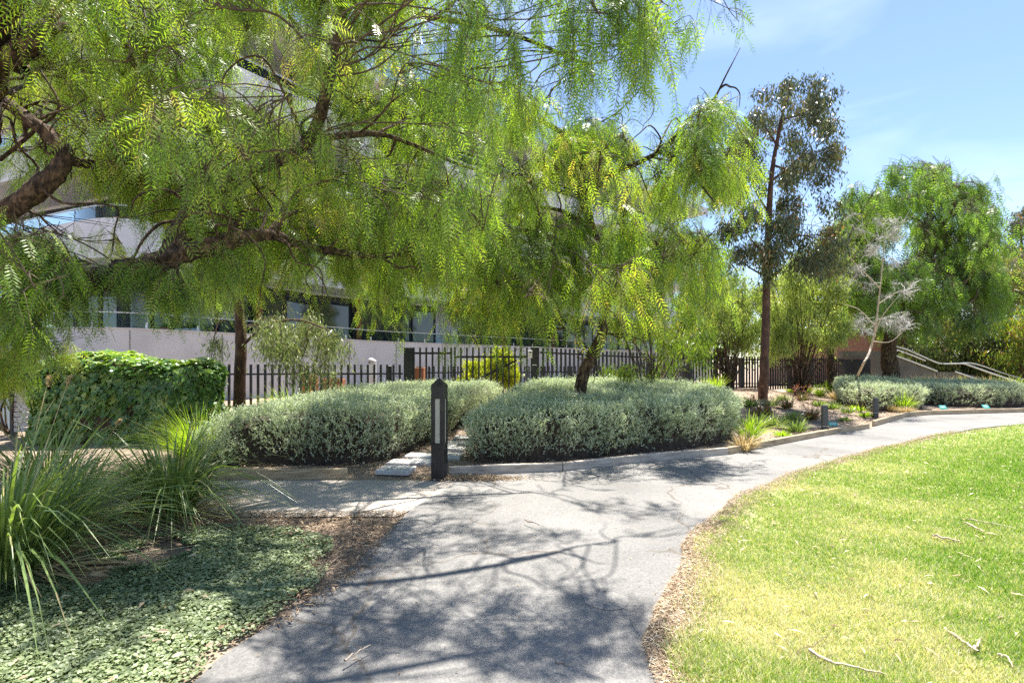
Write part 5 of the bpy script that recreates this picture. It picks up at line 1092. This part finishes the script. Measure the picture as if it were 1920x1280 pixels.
# ------------------------------------------------------------------ light, sky, camera
w = bpy.data.worlds.new('World'); SC.world = w; w.use_nodes = True; N = w.node_tree.nodes; L = w.node_tree.links; N.clear()
out = N.new('ShaderNodeOutputWorld'); bg = N.new('ShaderNodeBackground'); sky = N.new('ShaderNodeTexSky'); sky.sky_type = 'NISHITA'; sky.sun_disc = False
sky.sun_elevation = SUN_EL; sky.sun_rotation = SUN_AZ; sky.air_density = 1.0; sky.dust_density = .25; sky.ozone_density = 2.4
tc = N.new('ShaderNodeTexCoord'); mp = N.new('ShaderNodeMapping'); mp.inputs['Scale'].default_value = (1.2, 2.2, 7); mp.inputs['Rotation'].default_value = (.35, .25, .5)
cn = N.new('ShaderNodeTexNoise'); cn.inputs['Scale'].default_value = 1.6; cn.inputs['Detail'].default_value = 7; cn.inputs['Distortion'].default_value = .6
L.new(tc.outputs['Generated'], mp.inputs[0]); L.new(mp.outputs[0], cn.inputs['Vector'])
cr = ramp(N, [(.48, (0, 0, 0)), (.85, (.22, .22, .22))]); L.new(cn.outputs[0], cr.inputs[0])
cm = N.new('ShaderNodeMix'); cm.data_type = 'RGBA'; L.new(cr.outputs[0], cm.inputs[0]); L.new(sky.outputs[0], cm.inputs['A']); cm.inputs['B'].default_value = (9, 9.6, 10.5, 1)
tn = N.new('ShaderNodeMix'); tn.data_type = 'RGBA'; tn.blend_type = 'MULTIPLY'; tn.inputs[0].default_value = 1; L.new(cm.outputs['Result'], tn.inputs['A']); tn.inputs['B'].default_value = (1.0, .985, 1.02, 1)
L.new(tn.outputs['Result'], bg.inputs[0]); bg.inputs[1].default_value = .08; L.new(bg.outputs[0], out.inputs[0])
sl = bpy.data.lights.new('sun', 'SUN'); sl.energy = 5; sl.angle = math.radians(.53); sl.color = (1, .955, .88)
so = bpy.data.objects.new('sun', sl); COL.objects.link(so); so.rotation_euler = Vector(-SUND).to_track_quat('-Z', 'Y').to_euler(); so.location = (5, 10, 30)
cam = bpy.data.cameras.new('camera'); cam.lens = 18; cam.sensor_width = 36; cam.shift_y = (HY-640)/1920; cam.clip_end = 2000; cam.clip_start = .05
co = bpy.data.objects.new('camera', cam); COL.objects.link(co); co.location = (0, 0, EYE); co.rotation_euler = (math.pi/2, 0, 0); SC.camera = co
vs = SC.view_settings; vs.view_transform = 'Standard'; vs.look = 'None'; vs.exposure = 1.6; vs.gamma = 1
cy = SC.cycles; cy.use_denoising = False; cy.max_bounces = 9; cy.transparent_max_bounces = 12; cy.diffuse_bounces = 6; cy.transmission_bounces = 4; cy.glossy_bounces = 2; cy.sample_clamp_indirect = 8
